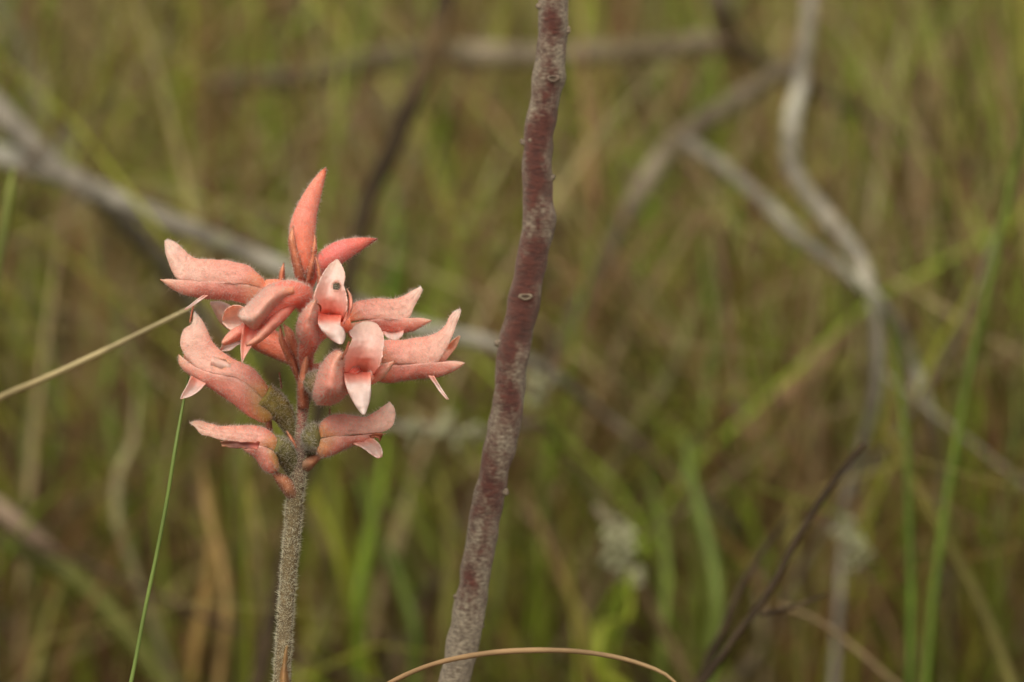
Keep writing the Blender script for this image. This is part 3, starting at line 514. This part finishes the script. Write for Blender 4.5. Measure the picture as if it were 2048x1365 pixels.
# ---- a flower seen from the side: hood (T ridge, B rim) and two lower sepals (U upper rim, K keel)
def side_flower(T, B, U, K, W, yaw, base, d0, green=0.0, hole=None, tipcol=S_PALE, sepal_tip=None, far=True, spread=22, hoodcol=None, hairn=2600):
    bx, by = base; cy, sy = math.cos(yaw), math.sin(yaw); o = near(bx, by, d0)
    ax = A_R*cy - A_F*sy; ay = -(A_R*sy + A_F*cy)          # ax: along the flower, ay: its near side
    def loc(x, y, yy): return o + ax*((x-bx)*PX/cy) - A_U*((y-by)*PX) + ay*(yy*PX)
    n, m = 40, 33
    Tq, Bq = spline(T, n), spline(B, n); Wq = curve1(W, n); s = np.linspace(0, 1, n)
    Wh = Wq
    P = np.zeros((n, m, 3)); N = np.zeros((n, m, 3)); C = np.zeros((n, m, 3)); skip = np.zeros((n-1, m-1), bool)
    for i in range(n):
        for j in range(m):
            a = (j/(m-1)*2-1)*math.pi/2; p = Bq[i]+(Tq[i]-Bq[i])*math.cos(a)
            P[i, j] = loc(p[0], p[1], -Wh[i]*math.sin(a)); mid = (Tq[i]*.4+Bq[i]*.6); N[i, j] = P[i, j]-loc(mid[0], mid[1], 0)
            rim = abs(math.sin(a))
            c = ramp(s[i], [(0, S_OLIV*green+S_ORNG*(1-green)), (.12, (S_OLIV*.5+S_ORNG*.5)*green+S_ORNG*(1-green)), (.22, S_PINK*.55+S_DEEP*.45), (.5, S_PINK), (.8, S_PINK*.65+tipcol*.35), (1, tipcol)])
            k_ = .5*rim**2.5*min(1, s[i]*1.5); c = c*(1-k_) + S_PALE*k_
            v = nz(P[i, j], 700, 1); vein = .5+.5*math.cos(a*17+2.5*nz((s[i]*3, 0, 0), 1, bx)); c = c*(1+.12*v-.07*vein*min(1, 2*s[i])*np.array([.5, 1, 1]))
            br = max(0, rim-.94)/.06*max(0, s[i]-.55)*max(0, .35+nz(P[i, j], 900, 7)); c = c*(1-min(.7, br))+lin(176, 104, 66)*min(.7, br); C[i, j] = c
            nn_ = N[i, j]/max(1e-9, np.linalg.norm(N[i, j])); P[i, j] = P[i, j]+nn_*(.00028*nz(P[i, j], 260, bx)+.00014*nz(P[i, j], 700, by)-.00009*vein)*min(1, 4*s[i])
            if hole and j > m//2+0:
                pass
    if hole:
        hx, hy, rx, ry = hole
        for i in range(n-1):
            for j in range(m//2+1):                      # near side only
                c2 = (P[i, j]+P[i+1, j+1])/2; rel = c2-o; x = bx+np.dot(rel, A_R)/PX; y = by-np.dot(rel, A_U)/PX
                k = ((x-hx)/rx)**2+((y-hy)/ry)**2
                if k < 1: skip[i, j] = True
        for i in range(n):
            for j in range(m//2+1):
                rel = P[i, j]-o; x = bx+np.dot(rel, A_R)/PX; y = by-np.dot(rel, A_U)/PX
                k = ((x-hx)/rx)**2+((y-hy)/ry)**2
                if k < 2.2: C[i, j] = C[i, j]*.5+lin(190, 130, 84)*.5
    def outward(gf, P_, N_):
        nn = np.cross(np.gradient(P_, axis=0), np.gradient(P_, axis=1))
        return (nn*N_).sum() > 0
    out = []
    g = Geo(); ok = outward(None, P, N); fc = gridfaces(n, m, skip=skip)
    # grid face winding gives normal along cross(dj, di): flip where that points inwards
    g.add(P.reshape(-1, 3), [f[::-1] for f in fc] if ok else fc, C.reshape(-1, 3))
    N /= np.maximum(np.linalg.norm(N, axis=2), 1e-9)[..., None]
    out.append(('hood', g)); samples = [(P, N, 1.0, False)]
    Uq, Kq = spline(U, n), spline(K, n); ms = 15
    Ws = curve1(W[:max(3, int(len(W)*.7))], n)*1.015
    free = np.clip((s-.55)/.45, 0, 1)**1.3
    for side in ((1, -1) if far else (1,)):
        P2 = np.zeros((n, ms, 3)); N2 = np.zeros_like(P2); C2 = np.zeros_like(P2)
        for i in range(n):
            yk = free[i]*spread; w = Ws[i]*(1-free[i])+(spread+2)*free[i]
            for j in range(ms):
                a = j/(ms-1)*math.pi/2; p = Uq[i]+(Kq[i]-Uq[i])*math.sin(a); y = yk+(w-yk)*math.cos(a)+free[i]*0.25*np.linalg.norm(Kq[i]-Uq[i])*math.sin(2*a)
                dx, dyy = (0, 0) if side == 1 else (0, -2*free[i])
                P2[i, j] = loc(p[0]+dx, p[1]+dyy, side*y); mid = Uq[i]*.8+Kq[i]*.2; N2[i, j] = P2[i, j]-loc(mid[0], mid[1], side*yk*.9)
                c = ramp(s[i], [(0, S_OLIV*green+S_ORNG*(1-green)), (.15, (S_OLIV*.9+S_DEEP*.1)*green+S_ORNG*(1-green)), (.30, S_DEEP*.9+S_OLIV*.1*green), (.6, S_DEEP*.8+S_PINK*.2), (.85, S_PINK*.8+S_PALE*.2), (.97, lin(226, 160, 132)), (1, lin(196, 110, 70))])
                e = (1-math.sin(a))**3; c = c*(1-.4*e)+S_PALE*.4*e
                C2[i, j] = c*(1+.14*nz(P2[i, j], 700, 5)-.06*(.5+.5*math.cos(a*14))*np.array([.5, 1, 1])); nn_ = N2[i, j]/max(1e-9, np.linalg.norm(N2[i, j])); P2[i, j] = P2[i, j]+nn_*(.00028*nz(P2[i, j], 280, by)+.00012*nz(P2[i, j], 750, bx))*min(1, 4*s[i])
        g = Geo(); ok = outward(None, P2, N2); fc = gridfaces(n, ms)
        g.add(P2.reshape(-1, 3), [f[::-1] for f in fc] if ok else fc, C2.reshape(-1, 3))
        N2 /= np.maximum(np.linalg.norm(N2, axis=2), 1e-9)[..., None]
        out.append(('lateral_sepal', g)); samples.append((P2, N2, 1.0, False))
    return out, samples

def ovary(pts, c0, c1, lump=0.06, n=18):
    q = spline(pts, n); P = np.array([near(a[0], a[1], a[2]) for a in q]); g = Geo()
    cc = ramp(np.linspace(0, 1, n), [(0, c0), (1, c1)])
    Pg, dg = tube(g, P, np.array([a[3]*PX for a in q]), cc, 16, lump, 350, rib=.05)
    return g, Pg, dg

def finish(oparts, ov=None, pieces=(), samples=(), hairn=2500, hlen=0.00055, hcol=HAIRC, ovhair=None, name='flower'):
    """ov: the ovary and tube, the mesh that carries the flower; pieces: (name, Geo, material)."""
    g, Pg, dg = ov
    f = g.build(name, oparts, orchid)
    for nm, gg, mm in pieces: thick(gg.build(nm, mm, f), 0.16)
    if samples: tag(hairs(list(samples), hairn, hlen, 0.00003, hcol, A_U, 0.15).build('hair', M_HAIR, f), kind='stuff')
    oc, on, ol = ovhair or (HAIRC, 700, hlen)
    tag(hairs([(Pg, dg, 1, True)], on, ol, 0.000035, oc, A_U, 0.25).build('hair', M_HAIR, f), kind='stuff')
    return f
WH = lin(222, 214, 200)
lipcol = lambda s, e: ramp(s, [(0, S_PINK*.6+S_PALE*.4), (.35, S_WHITE), (.85, S_WHITE), (1, S_PALE)])*(1-.06*e)
W0 = [6, 20, 27, 29, 29, 27, 23, 17, 9, 2]

# upper left flower in side view
pc, sm = side_flower([(535, 572), (525, 556), (517, 549), (499, 534), (474, 525), (449, 520), (420, 519), (392, 516), (366, 500), (345, 482), (333, 477)],
                     [(535, 580), (520, 575), (497, 569), (449, 569), (400, 563), (355, 557), (339, 532), (328, 498), (327, 481)],
                     [(535, 580), (518, 574), (497, 569), (424, 563), (360, 560), (323, 559)],
                     [(535, 590), (530, 604), (514, 609), (474, 604), (424, 598), (382, 593), (350, 581), (332, 569), (322, 560)], W0, math.radians(8), (535, 580), -2)
lp = leaf([(408, 590), (392, 600), (380, 610), (368, 619)], [(416, 592), (399, 604), (386, 613), (371, 621)], [4, 4, 4], 1, lipcol, 12, 5)
finish(M_PETAL, ovary([(622, 640, -3, 10), (610, 610, -3, 15), (585, 588, -2, 22), (555, 582, -2, 23), (530, 580, -2, 20)], lin(210, 110, 84), S_ORNG), [(a, b, M_PETAL) for a, b in pc]+[('lip', lp[0], M_LIP)], sm, 3600)

# right upper flower
pc, sm = side_flower([(694, 640), (698, 618), (707, 606), (729, 599), (754, 597), (789, 598), (812, 589), (832, 577), (843, 573)],
                     [(694, 645), (712, 642), (749, 639), (789, 640), (814, 638), (829, 614), (846, 579)],
                     [(694, 648), (749, 639), (814, 637), (845, 637), (863, 641)],
                     [(694, 655), (700, 676), (722, 676), (762, 668), (807, 667), (833, 660), (850, 651), (863, 642)], W0, math.radians(-6), (694, 645), -7)
lp = leaf([(765, 664), (772, 674), (785, 682)], [(808, 662), (806, 670), (795, 682)], [-7, -5, -5], 1, lipcol, 10, 6)
finish(M_PETAL, ovary([(620, 690, -5, 10), (640, 668, -7, 14), (668, 650, -7, 18), (702, 645, -7, 22)], lin(210, 110, 84), S_ORNG), [(a, b, M_PETAL) for a, b in pc]+[('lip', lp[0], M_LIP)], sm, 3200)

# right flower, tip turned up, thin lip hanging
pc, sm = side_flower([(742, 715), (748, 694), (767, 682), (796, 680), (831, 674), (860, 669), (878, 661), (890, 649), (900, 630), (912, 620), (920, 616)],
                     [(742, 722), (767, 727), (817, 729), (873, 726), (883, 712), (902, 678), (914, 648), (923, 622)],
                     [(742, 726), (817, 729), (873, 725), (905, 723), (929, 726)],
                     [(742, 735), (748, 758), (764, 766), (804, 763), (844, 758), (878, 754), (907, 743), (929, 727)], W0, math.radians(-5), (742, 722), -2)
far = leaf([(868, 728), (890, 700), (905, 682), (919, 672)], [(882, 732), (898, 712), (912, 694), (920, 673)], [-8, -9, -8], 1, lambda s, e: ramp(s, [(0, S_PINK), (1, lin(226, 160, 132))]), 14, 6)
lp = leaf([(856, 752), (868, 768), (882, 788), (893, 800)], [(868, 752), (878, 768), (888, 784), (898, 799)], [2, 2, 3], 2, lipcol, 14, 5)
finish(M_PETAL, ovary([(614, 740, -5, 10), (650, 738, -8, 14), (695, 728, -6, 20), (748, 722, -2, 24)], lin(190, 110, 84), S_ORNG), [(a, b, M_PETAL) for a, b in pc]+[('lateral_sepal', far[0], M_PETAL), ('lip', lp[0], M_LIP)], sm, 3800)

# lower right flower with grey-green ovary
pc, sm = side_flower([(640, 872), (638, 855), (644, 843), (661, 833), (682, 829), (708, 832), (734, 833), (750, 824), (765, 812), (777, 804)],
                     [(640, 876), (661, 873), (704, 869), (744, 867), (764, 864), (780, 852), (788, 832), (787, 818), (779, 805)],
                     [(640, 878), (661, 873), (700, 872), (744, 868), (767, 868)],
                     [(638, 888), (634, 906), (644, 915), (656, 914), (678, 905), (704, 893), (730, 886), (748, 876), (767, 869)], W0, math.radians(-12), (640, 876), 4, green=.55, far=True, spread=16)
lp = leaf([(706, 888), (728, 899), (744, 911), (756, 918)], [(744, 876), (757, 886), (765, 902), (765, 914)], [5, 6, 8], 2, lipcol, 16, 8, rag=1.0)
wt = leaf([(738, 872), (752, 868), (766, 869)], [(741, 876), (756, 876), (760, 884)], [11, 11, 11], 1, lambda s, e: lin(120, 66, 44), 8, 4, rag=2)
finish(M_OVARY, ovary([(603, 930, -2, 6), (611, 908, -1.5, 12), (620, 886, 0, 20), (632, 876, 2, 29), (646, 873, 3, 24)], S_GREEN*.9, S_GREEN), [(a, b, M_PETAL) for a, b in pc]+[('lip', lp[0], M_LIP), ('withered_tip', wt[0], M_BRACT)], sm, 3600, ovhair=(WH, 1900, 0.0006))

# left flower with hole and green ovary
pc, sm = side_flower([(540, 800), (536, 775), (524, 758), (511, 742), (485, 727), (450, 708), (428, 688), (417, 670), (406, 646), (397, 633), (388, 623)],
                     [(535, 806), (510, 778), (481, 758), (428, 747), (406, 741), (384, 723), (366, 699), (363, 675), (370, 657), (382, 650), (386, 630)],
                     [(535, 806), (510, 778), (481, 758), (428, 747), (400, 737), (379, 722), (362, 709)],
                     [(538, 815), (545, 838), (531, 846), (507, 838), (480, 820), (450, 796), (423, 778), (395, 760), (371, 743), (360, 724), (361, 709)], W0, math.radians(10), (535, 806), 3, green=.9, hole=(444, 728, 12, 8), spread=24)
lp = leaf([(382, 752), (372, 774), (363, 790), (360, 798)], [(412, 768), (397, 784), (378, 795), (362, 799)], [4, 5, 6], 2, lipcol, 14, 8)
inn = leaf([(424, 712), (440, 716), (462, 726)], [(420, 736), (440, 742), (460, 744)], [3.6, 3.6, 3.6], -1, lambda s, e: S_PALE*.9, 8, 6)
finish(M_OVARY, ovary([(599, 905, -2, 6), (590, 878, -1.5, 12), (573, 838, 0, 20), (548, 808, 2, 26), (526, 790, 3, 25)], S_GREEN, S_GREEN*.6+S_OLIV*.4), [(a, b, M_PETAL) for a, b in pc]+[('lip', lp[0], M_LIP), ('petal', inn[0], M_LIP)], sm, 4200, ovhair=(WH, 2200, 0.0005))

# lower left flower, withered inside
pc, sm = side_flower([(556, 900), (556, 882), (547, 870), (532, 857), (510, 852), (480, 852), (446, 852), (416, 846), (392, 842), (377, 846)],
                     [(554, 905), (540, 896), (506, 889), (480, 886), (446, 880), (420, 874), (402, 870), (392, 859), (378, 848)],
                     [(554, 905), (540, 896), (512, 889), (490, 886), (478, 888)],
                     [(556, 915), (556, 940), (543, 947), (524, 936), (514, 920), (500, 909), (488, 897), (479, 889)], [6, 18, 23, 24, 23, 20, 17, 13, 8, 2], math.radians(12), (554, 905), 4, green=.8, spread=16, tipcol=lin(236, 168, 140))
wt = leaf([(520, 884), (490, 884), (462, 882), (440, 882)], [(515, 900), (490, 897), (462, 896), (444, 894)], [8, 8.5, 9], 1, lambda s, e: ramp(s, [(0, lin(186, 104, 92)), (.3, lin(110, 66, 58)), (.7, lin(104, 66, 54)), (1, lin(140, 100, 74))]), 20, 6, rag=4, seed=3)
lp = leaf([(492, 898), (508, 918), (520, 934)], [(500, 900), (520, 925), (530, 938)], [9, 9, 8], 1, lambda s, e: lin(204, 120, 92), 8, 4)
finish(M_OVARY, ovary([(599, 985, -1.5, 6), (591, 955, -1, 12), (577, 918, 1, 20), (562, 897, 3, 21), (548, 890, 4, 18)], S_GREEN*.9, S_GREEN), [(a, b, M_PETAL) for a, b in pc]+[('withered_lip', wt[0], M_BRACT)], sm, 3200, ovhair=(WH, 1800, 0.0005))
finish.__doc__

# flower half hidden at the back left
inner = lambda s, e: ramp(s, [(0, S_PINK), (.5, S_PINK*.4+S_PALE*.6), (1, S_PALE)])
b1 = leaf([(505, 640), (470, 618), (440, 604), (420, 605)], [(505, 680), (475, 668), (446, 650), (421, 607)], [-8, -8, -9], -2, inner, 18, 8)
b2 = leaf([(500, 620), (470, 610), (452, 618), (443, 640)], [(505, 672), (484, 668), (462, 662), (445, 648)], [-5, -4, -4], 2, lambda s, e: S_PALE*.9, 18, 8, rag=1)
b3 = leaf([(492, 652), (462, 668), (445, 688), (439, 700)], [(500, 690), (478, 690), (460, 702), (442, 704)], [-6, -6, -6], 2, lipcol, 16, 8)
v, P_, d_ = ovary([(606, 745, -4, 9), (592, 722, -6, 14), (560, 697, -8, 24), (530, 680, -9, 27), (495, 655, -9, 26), (478, 645, -9, 20)], lin(196, 112, 84), S_ORNG)
finish(M_PETAL, (v, P_, d_), [('lateral_sepal', b1[0], M_PETAL), ('hood', b2[0], M_PETAL), ('lip', b3[0], M_LIP)], [(b1[1], b1[2], 1, False)], 500, ovhair=(HAIRC, 1500, .0005))

# flower leaning out to the front left, hood hanging forward
hoodc = lambda s, e: ramp(s, [(0, S_ORNG), (.25, S_PINK), (.7, S_PINK*.75+S_PALE*.25), (1, S_PALE*.8+S_PINK*.2)])
pinkc = lambda s, e: ramp(s, [(0, S_DEEP), (.6, S_PINK), (.93, lin(226, 150, 124)), (1, lin(150, 84, 54))])
h1 = leaf([(585, 563), (560, 565), (539, 571), (514, 591), (494, 611), (480, 626), (478, 634)], [(590, 600), (573, 604), (556, 618), (540, 637), (526, 654), (515, 665), (490, 648)], [12, 14, 16, 17, 17, 17, 16], -4.6, hoodc, 30, 14)
h2 = leaf([(578, 600), (557, 618), (538, 640), (520, 662), (506, 678), (492, 690)], [(592, 612), (578, 630), (552, 656), (530, 676), (512, 688), (492, 692)], [12, 14.5, 17, 18, 18.5, 19], -2.2, pinkc, 26, 9)
h3 = leaf([(500, 640), (480, 652), (462, 662), (450, 675), (443, 687)], [(505, 668), (482, 678), (466, 685), (454, 689), (444, 690)], [12, 13, 14, 15], -2, pinkc, 20, 8)
h4 = leaf([(490, 640), (484, 665), (481, 695), (482, 715), (483, 728)], [(520, 660), (512, 676), (502, 696), (492, 712), (484, 729)], [14, 15, 15, 16], 1.5, lambda s, e: ramp(s, [(0, S_DEEP), (.5, S_PINK*.5+S_PALE*.5), (1, S_PALE)]), 22, 8)
v, P_, d_ = ovary([(618, 650, 0, 9), (614, 615, 3, 17), (600, 592, 8, 26), (575, 590, 12, 28), (548, 606, 13, 28), (525, 632, 14, 24), (512, 648, 14, 16)], lin(210, 112, 84), S_DEEP)
for pp in (h1, h2, h3): pp[2][:] = -pp[2]
finish(M_PETAL, (v, P_, d_), [('hood', h1[0], M_PETAL), ('lateral_sepal', h2[0], M_PETAL), ('lateral_sepal', h3[0], M_PETAL), ('lip', h4[0], M_LIP)], [(h1[1], h1[2], 1.2, False), (h2[1], h2[2], 1, False), (h3[1], h3[2], .5, False)], 3400, ovhair=(HAIRC, 2600, .00055))

# front flower facing the camera, hood upright with a bitten hole
throat = lambda s, e: ramp(s, [(0, lin(220, 100, 80)), (.10, lin(236, 136, 116)), (.35, lin(250, 188, 172)), (.7, lin(248, 206, 192)), (1, lin(240, 196, 176))])*(1-.05*e)
h1 = leaf([(637, 640), (629, 612), (629, 592), (637, 568), (650, 542), (665, 524), (674, 519)], [(684, 645), (694, 612), (692, 590), (687, 570), (690, 552), (686, 536), (676, 519)], [7, 10.5, 11.5, 11, 9.5, 7.5, 6], [3.4, 3, 2, 1.5, 1, .8, .5], throat, 44, 24, rag=1.6, hole=(673, 573, 7.5, 8.5))
h2 = leaf([(636, 628), (636, 648), (650, 668), (664, 680), (680, 689)], [(684, 632), (681, 650), (689, 664), (689, 678), (684, 689)], [9, 15, 17, 18, 19], [3, 1, -1, -1, -1], lambda s, e: ramp(s, [(0, lin(222, 96, 76)), (.15, S_PINK), (.3, S_WHITE), (1, S_WHITE)]), 28, 12, rag=.5)
h3 = leaf([(612, 698), (596, 680), (592, 655), (605, 622), (622, 604), (633, 598)], [(640, 690), (640, 672), (637, 655), (636, 630), (635, 610), (634, 598)], [10, 13, 15, 16, 16, 16], -4, pinkc, 28, 10)
h4 = leaf([(684, 648), (694, 630), (697, 612), (697, 592), (693, 577)], [(688, 648), (700, 630), (706, 606), (703, 590), (694, 577)], [14, 14, 14, 13, 13], -2, pinkc, 22, 5, rag=1)
v, P_, d_ = ovary([(614, 765, -1, 8), (613, 738, 1, 12), (612, 708, 4, 15), (618, 684, 8, 19), (630, 660, 8, 20), (648, 640, 6, 19), (655, 630, 4, 12)], lin(200, 108, 84), S_DEEP)
h3[2][:] = -h3[2]
an = leaf([(633, 607), (638, 612), (640, 622)], [(637, 606), (643, 614), (642, 624)], [17, 16.5, 15], 0, lambda s, e: lin(130, 60, 36), 8, 4)
finish(M_PETAL, (v, P_, d_), [('hood', h1[0], M_LIP), ('lip', h2[0], M_LIP), ('lateral_sepal', h3[0], M_PETAL), ('lateral_sepal', h4[0], M_PETAL), ('withered_tip', an[0], M_BRACT)], [(h3[1], h3[2], 1, False), (h4[1], h4[2], 1, False), (h1[1], h1[2], .4, False)], 2600, ovhair=(HAIRC, 1800, .00055))

# front flower facing right, broad pale hood and pointed white lip
throat2 = lambda s, e: ramp(s, [(0, lin(214, 96, 78)), (.07, lin(238, 142, 122)), (.22, lin(250, 184, 168)), (.6, lin(248, 198, 184)), (1, lin(238, 192, 172))])*(1-.05*e)
h1 = leaf([(690, 752), (688, 728), (691, 707), (700, 690), (705, 676), (699, 666), (709, 653), (732, 643)], [(748, 750), (758, 733), (763, 715), (766, 695), (767, 672), (761, 656), (750, 646), (742, 643)], [5, 8.5, 10.5, 10.5, 9.5, 8, 6, 4], [4, 3.2, 2.2, 1.5, 1, .8, .5, .3], throat2, 40, 26, rag=3.0, seed=5)
h2 = leaf([(687, 746), (691, 770), (704, 799), (716, 818), (726, 830)], [(741, 746), (742, 770), (738, 806), (733, 820), (729, 830)], [8, 15, 18, 20, 21], [3.5, 1, -1, -1, -1], lambda s, e: ramp(s, [(0, lin(222, 104, 84)), (.12, S_PINK*.7+S_PALE*.3), (.28, S_WHITE), (1, S_WHITE)]), 30, 12)
h3 = leaf([(634, 811), (623, 790), (629, 760), (641, 733), (659, 708), (676, 699), (688, 706)], [(662, 812), (690, 793), (693, 775), (688, 755), (687, 735), (688, 718), (689, 707)], [8, 13, 16, 17, 17, 17, 17], -3.8, pinkc, 28, 10)
h4 = leaf([(735, 745), (752, 738), (765, 729), (780, 724), (789, 722)], [(738, 772), (752, 766), (768, 755), (780, 740), (790, 723)], [8, 10, 11, 12], -1.5, lambda s, e: ramp(s, [(0, S_PINK), (.6, S_PINK*.4+S_PALE*.6), (.96, lin(226, 150, 124)), (1, lin(130, 70, 50))]), 20, 9)
wt = leaf([(681, 716), (690, 700), (697, 682)], [(684, 721), (693, 706), (700, 684)], [18, 18, 17], 0, lambda s, e: lin(126, 66, 44), 10, 4, rag=2)
v, P_, d_ = ovary([(606, 845, -2, 6), (611, 800, 0, 10), (621, 766, 4, 19), (637, 766, 7, 28), (662, 770, 8, 30), (690, 756, 6, 27), (712, 748, 4, 20)], S_GREEN, S_DEEP)
for i in range(18):                                       # the ovary end is grey-green, the chin olive, the tube pink
    v.c[0][i*16:(i+1)*16] = ramp([i/17.0], [(0, S_GREEN), (.58, S_GREEN), (.66, S_OLIV*.6+S_DEEP*.4), (.76, S_DEEP), (1, lin(214, 90, 72))])
h3[2][:] = -h3[2]
finish(M_PETAL, (v, P_, d_), [('hood', h1[0], M_LIP), ('lip', h2[0], M_LIP), ('lateral_sepal', h3[0], M_PETAL), ('lateral_sepal', h4[0], M_PETAL), ('withered_tip', wt[0], M_BRACT)], [(h3[1], h3[2], 1, False), (h4[1], -h4[2], .8, False), (h1[1], h1[2], .3, False)], 2800, ovhair=(lin(232, 216, 204), 3000, .0006))

# ---- buds
def bud(pts, cols, hn):
    q = spline(pts, 30); P = np.array([near(a[0], a[1], a[2]) for a in q]); g = Geo()
    Pg, dg = tube(g, P, np.array([a[3]*PX for a in q]), ramp(np.linspace(0, 1, 30), cols), 18, .08, 260)
    o = g.build('bud', M_PETAL, orchid)
    tag(hairs([(Pg, dg, 1, True)], hn, .0005, .00003, HAIRC, A_U, .2).build('hair', M_HAIR, o), kind='stuff'); return o
bud([(612, 575, -2, 10), (607, 535, -1, 20), (604, 495, 0, 25), (606, 455, 0, 25.5), (614, 420, 0, 22), (626, 388, 0, 17), (638, 362, 0, 11), (648, 343, 0, 5), (652, 336, 0, 1.2)], [(0, S_ORNG), (.35, lin(232, 136, 108)), (.6, lin(234, 142, 122)), (.9, lin(230, 138, 112)), (.97, lin(206, 110, 74)), (1, lin(150, 70, 46))], 3000)
bud([(612, 585, -3, 11), (622, 553, -2, 15), (640, 532, -1, 19), (668, 511, 0, 22.5), (700, 495, 0, 18), (726, 486, 0, 11), (744, 481, 0, 5), (755, 478, 0, 1.2)], [(0, S_ORNG), (.25, lin(226, 122, 108)), (.6, lin(224, 120, 112)), (.85, lin(214, 106, 88)), (.93, lin(166, 70, 50)), (1, lin(120, 54, 40))], 2400)

# ---- bracts
BR = lambda s, e: ramp(s, [(0, lin(158, 92, 68)), (.6, lin(192, 116, 84)), (.92, lin(208, 140, 108)), (1, lin(120, 66, 44))])*(1+.08*e)
BR2 = lambda s, e: ramp(s, [(0, lin(116, 88, 66)), (.4, lin(150, 98, 68)), (.9, lin(172, 110, 80)), (1, lin(120, 66, 44))])
def bract(L, R, d, cup=-2.5, colour=BR, hn=300, n=22, m=8):
    g, P, N = leaf(L, R, d, cup, colour, n, m, rag=.4)
    o = thick(g.build('bract', M_BRACT, orchid), .25)
    tag(hairs([(P, -N, 1, False)], hn, .0004, .000028, HAIRC, A_U, .3).build('hair', M_HAIR, o), kind='stuff'); return o
bract([(596, 818), (594, 780), (600, 740), (608, 715), (615, 701)], [(618, 818), (617, 780), (617, 740), (618, 715), (617, 701)], [2.5, 5, 6, 6.5])                      # on the stem front
bract([(598, 775), (582, 738), (566, 705), (557, 675), (560, 652)], [(604, 760), (594, 728), (580, 700), (568, 675), (562, 652)], [1, 2, 3, 3])                         # left of the axis
bract([(602, 770), (590, 735), (578, 705), (572, 680), (566, 648)], [(612, 760), (606, 722), (596, 688), (584, 660), (567, 648)], [0, .5, 1, 1], hn=500)
bract([(590, 556), (582, 515), (576, 480), (580, 462), (586, 452)], [(612, 560), (602, 520), (594, 488), (590, 470), (587, 452)], [2, 3, 3, 2])                          # around the top bud
bract([(608, 565), (614, 530), (622, 500), (625, 478), (627, 462)], [(626, 560), (632, 525), (634, 495), (632, 474), (628, 462)], [1, 1.5, 1.5, 1])
bract([(634, 572), (634, 550), (633, 530), (630, 512)], [(646, 568), (644, 550), (639, 530), (631, 511)], [3, 3, 3], hn=120)
bract([(556, 580), (557, 555), (561, 538), (567, 526)], [(570, 580), (570, 555), (569.5, 538), (568, 526)], [-3, -3, -3], hn=120)
bract([(528, 872), (530, 855), (535, 838), (540, 827)], [(546, 874), (545, 855), (543, 838), (541, 827)], [0, 0, 0], hn=120)
bract([(590, 1012), (573, 995), (557, 972), (547, 955), (541, 943)], [(598, 985), (588, 965), (574, 952), (559, 946), (546, 939)], [1.2, 2.4, 2.6, 2.2], cup=-1.2, colour=BR2)
bract([(602, 948), (618, 940), (632, 925), (646, 911)], [(607, 915), (620, 914), (634, 909), (648, 903)], [1.2, 1.2, 1, .5], cup=-1.2, colour=BR2)
bract([(596, 912), (586, 896), (577, 878), (572, 862)], [(602, 905), (593, 886), (582, 870), (573, 861)], [1, 1.5, 1.5], hn=100)
bract([(657, 838), (658, 826), (659, 816)], [(661, 838), (661, 826), (660, 816)], [-4, -4, -4], colour=lambda s, e: lin(140, 74, 52), hn=30)
bract([(561, 778), (559, 760), (558, 745)], [(565, 778), (563, 760), (559, 745)], [-2, -2, -2], colour=lambda s, e: lin(120, 66, 50), hn=30)
bract([(378, 645), (381, 628), (385, 612)], [(382, 646), (385, 630), (388, 613)], [-4, -4, -4], colour=lambda s, e: lin(186, 106, 78), hn=20)
# papery sheath on the stem low down
sh = leaf([(552, 1470), (549, 1420), (551, 1370), (556, 1330), (562, 1300)], [(586, 1470), (585, 1420), (583, 1370), (582, 1320), (584, 1285)], [1.2, 1.9, 1.6, .5, .2], -4.5, lambda s, e: ramp(s, [(0, lin(150, 120, 70)), (.7, lin(134, 98, 60)), (1, lin(128, 102, 64))]), 20, 9)
thick(sh[0].build('sheath', M_BRACT, orchid), .2)
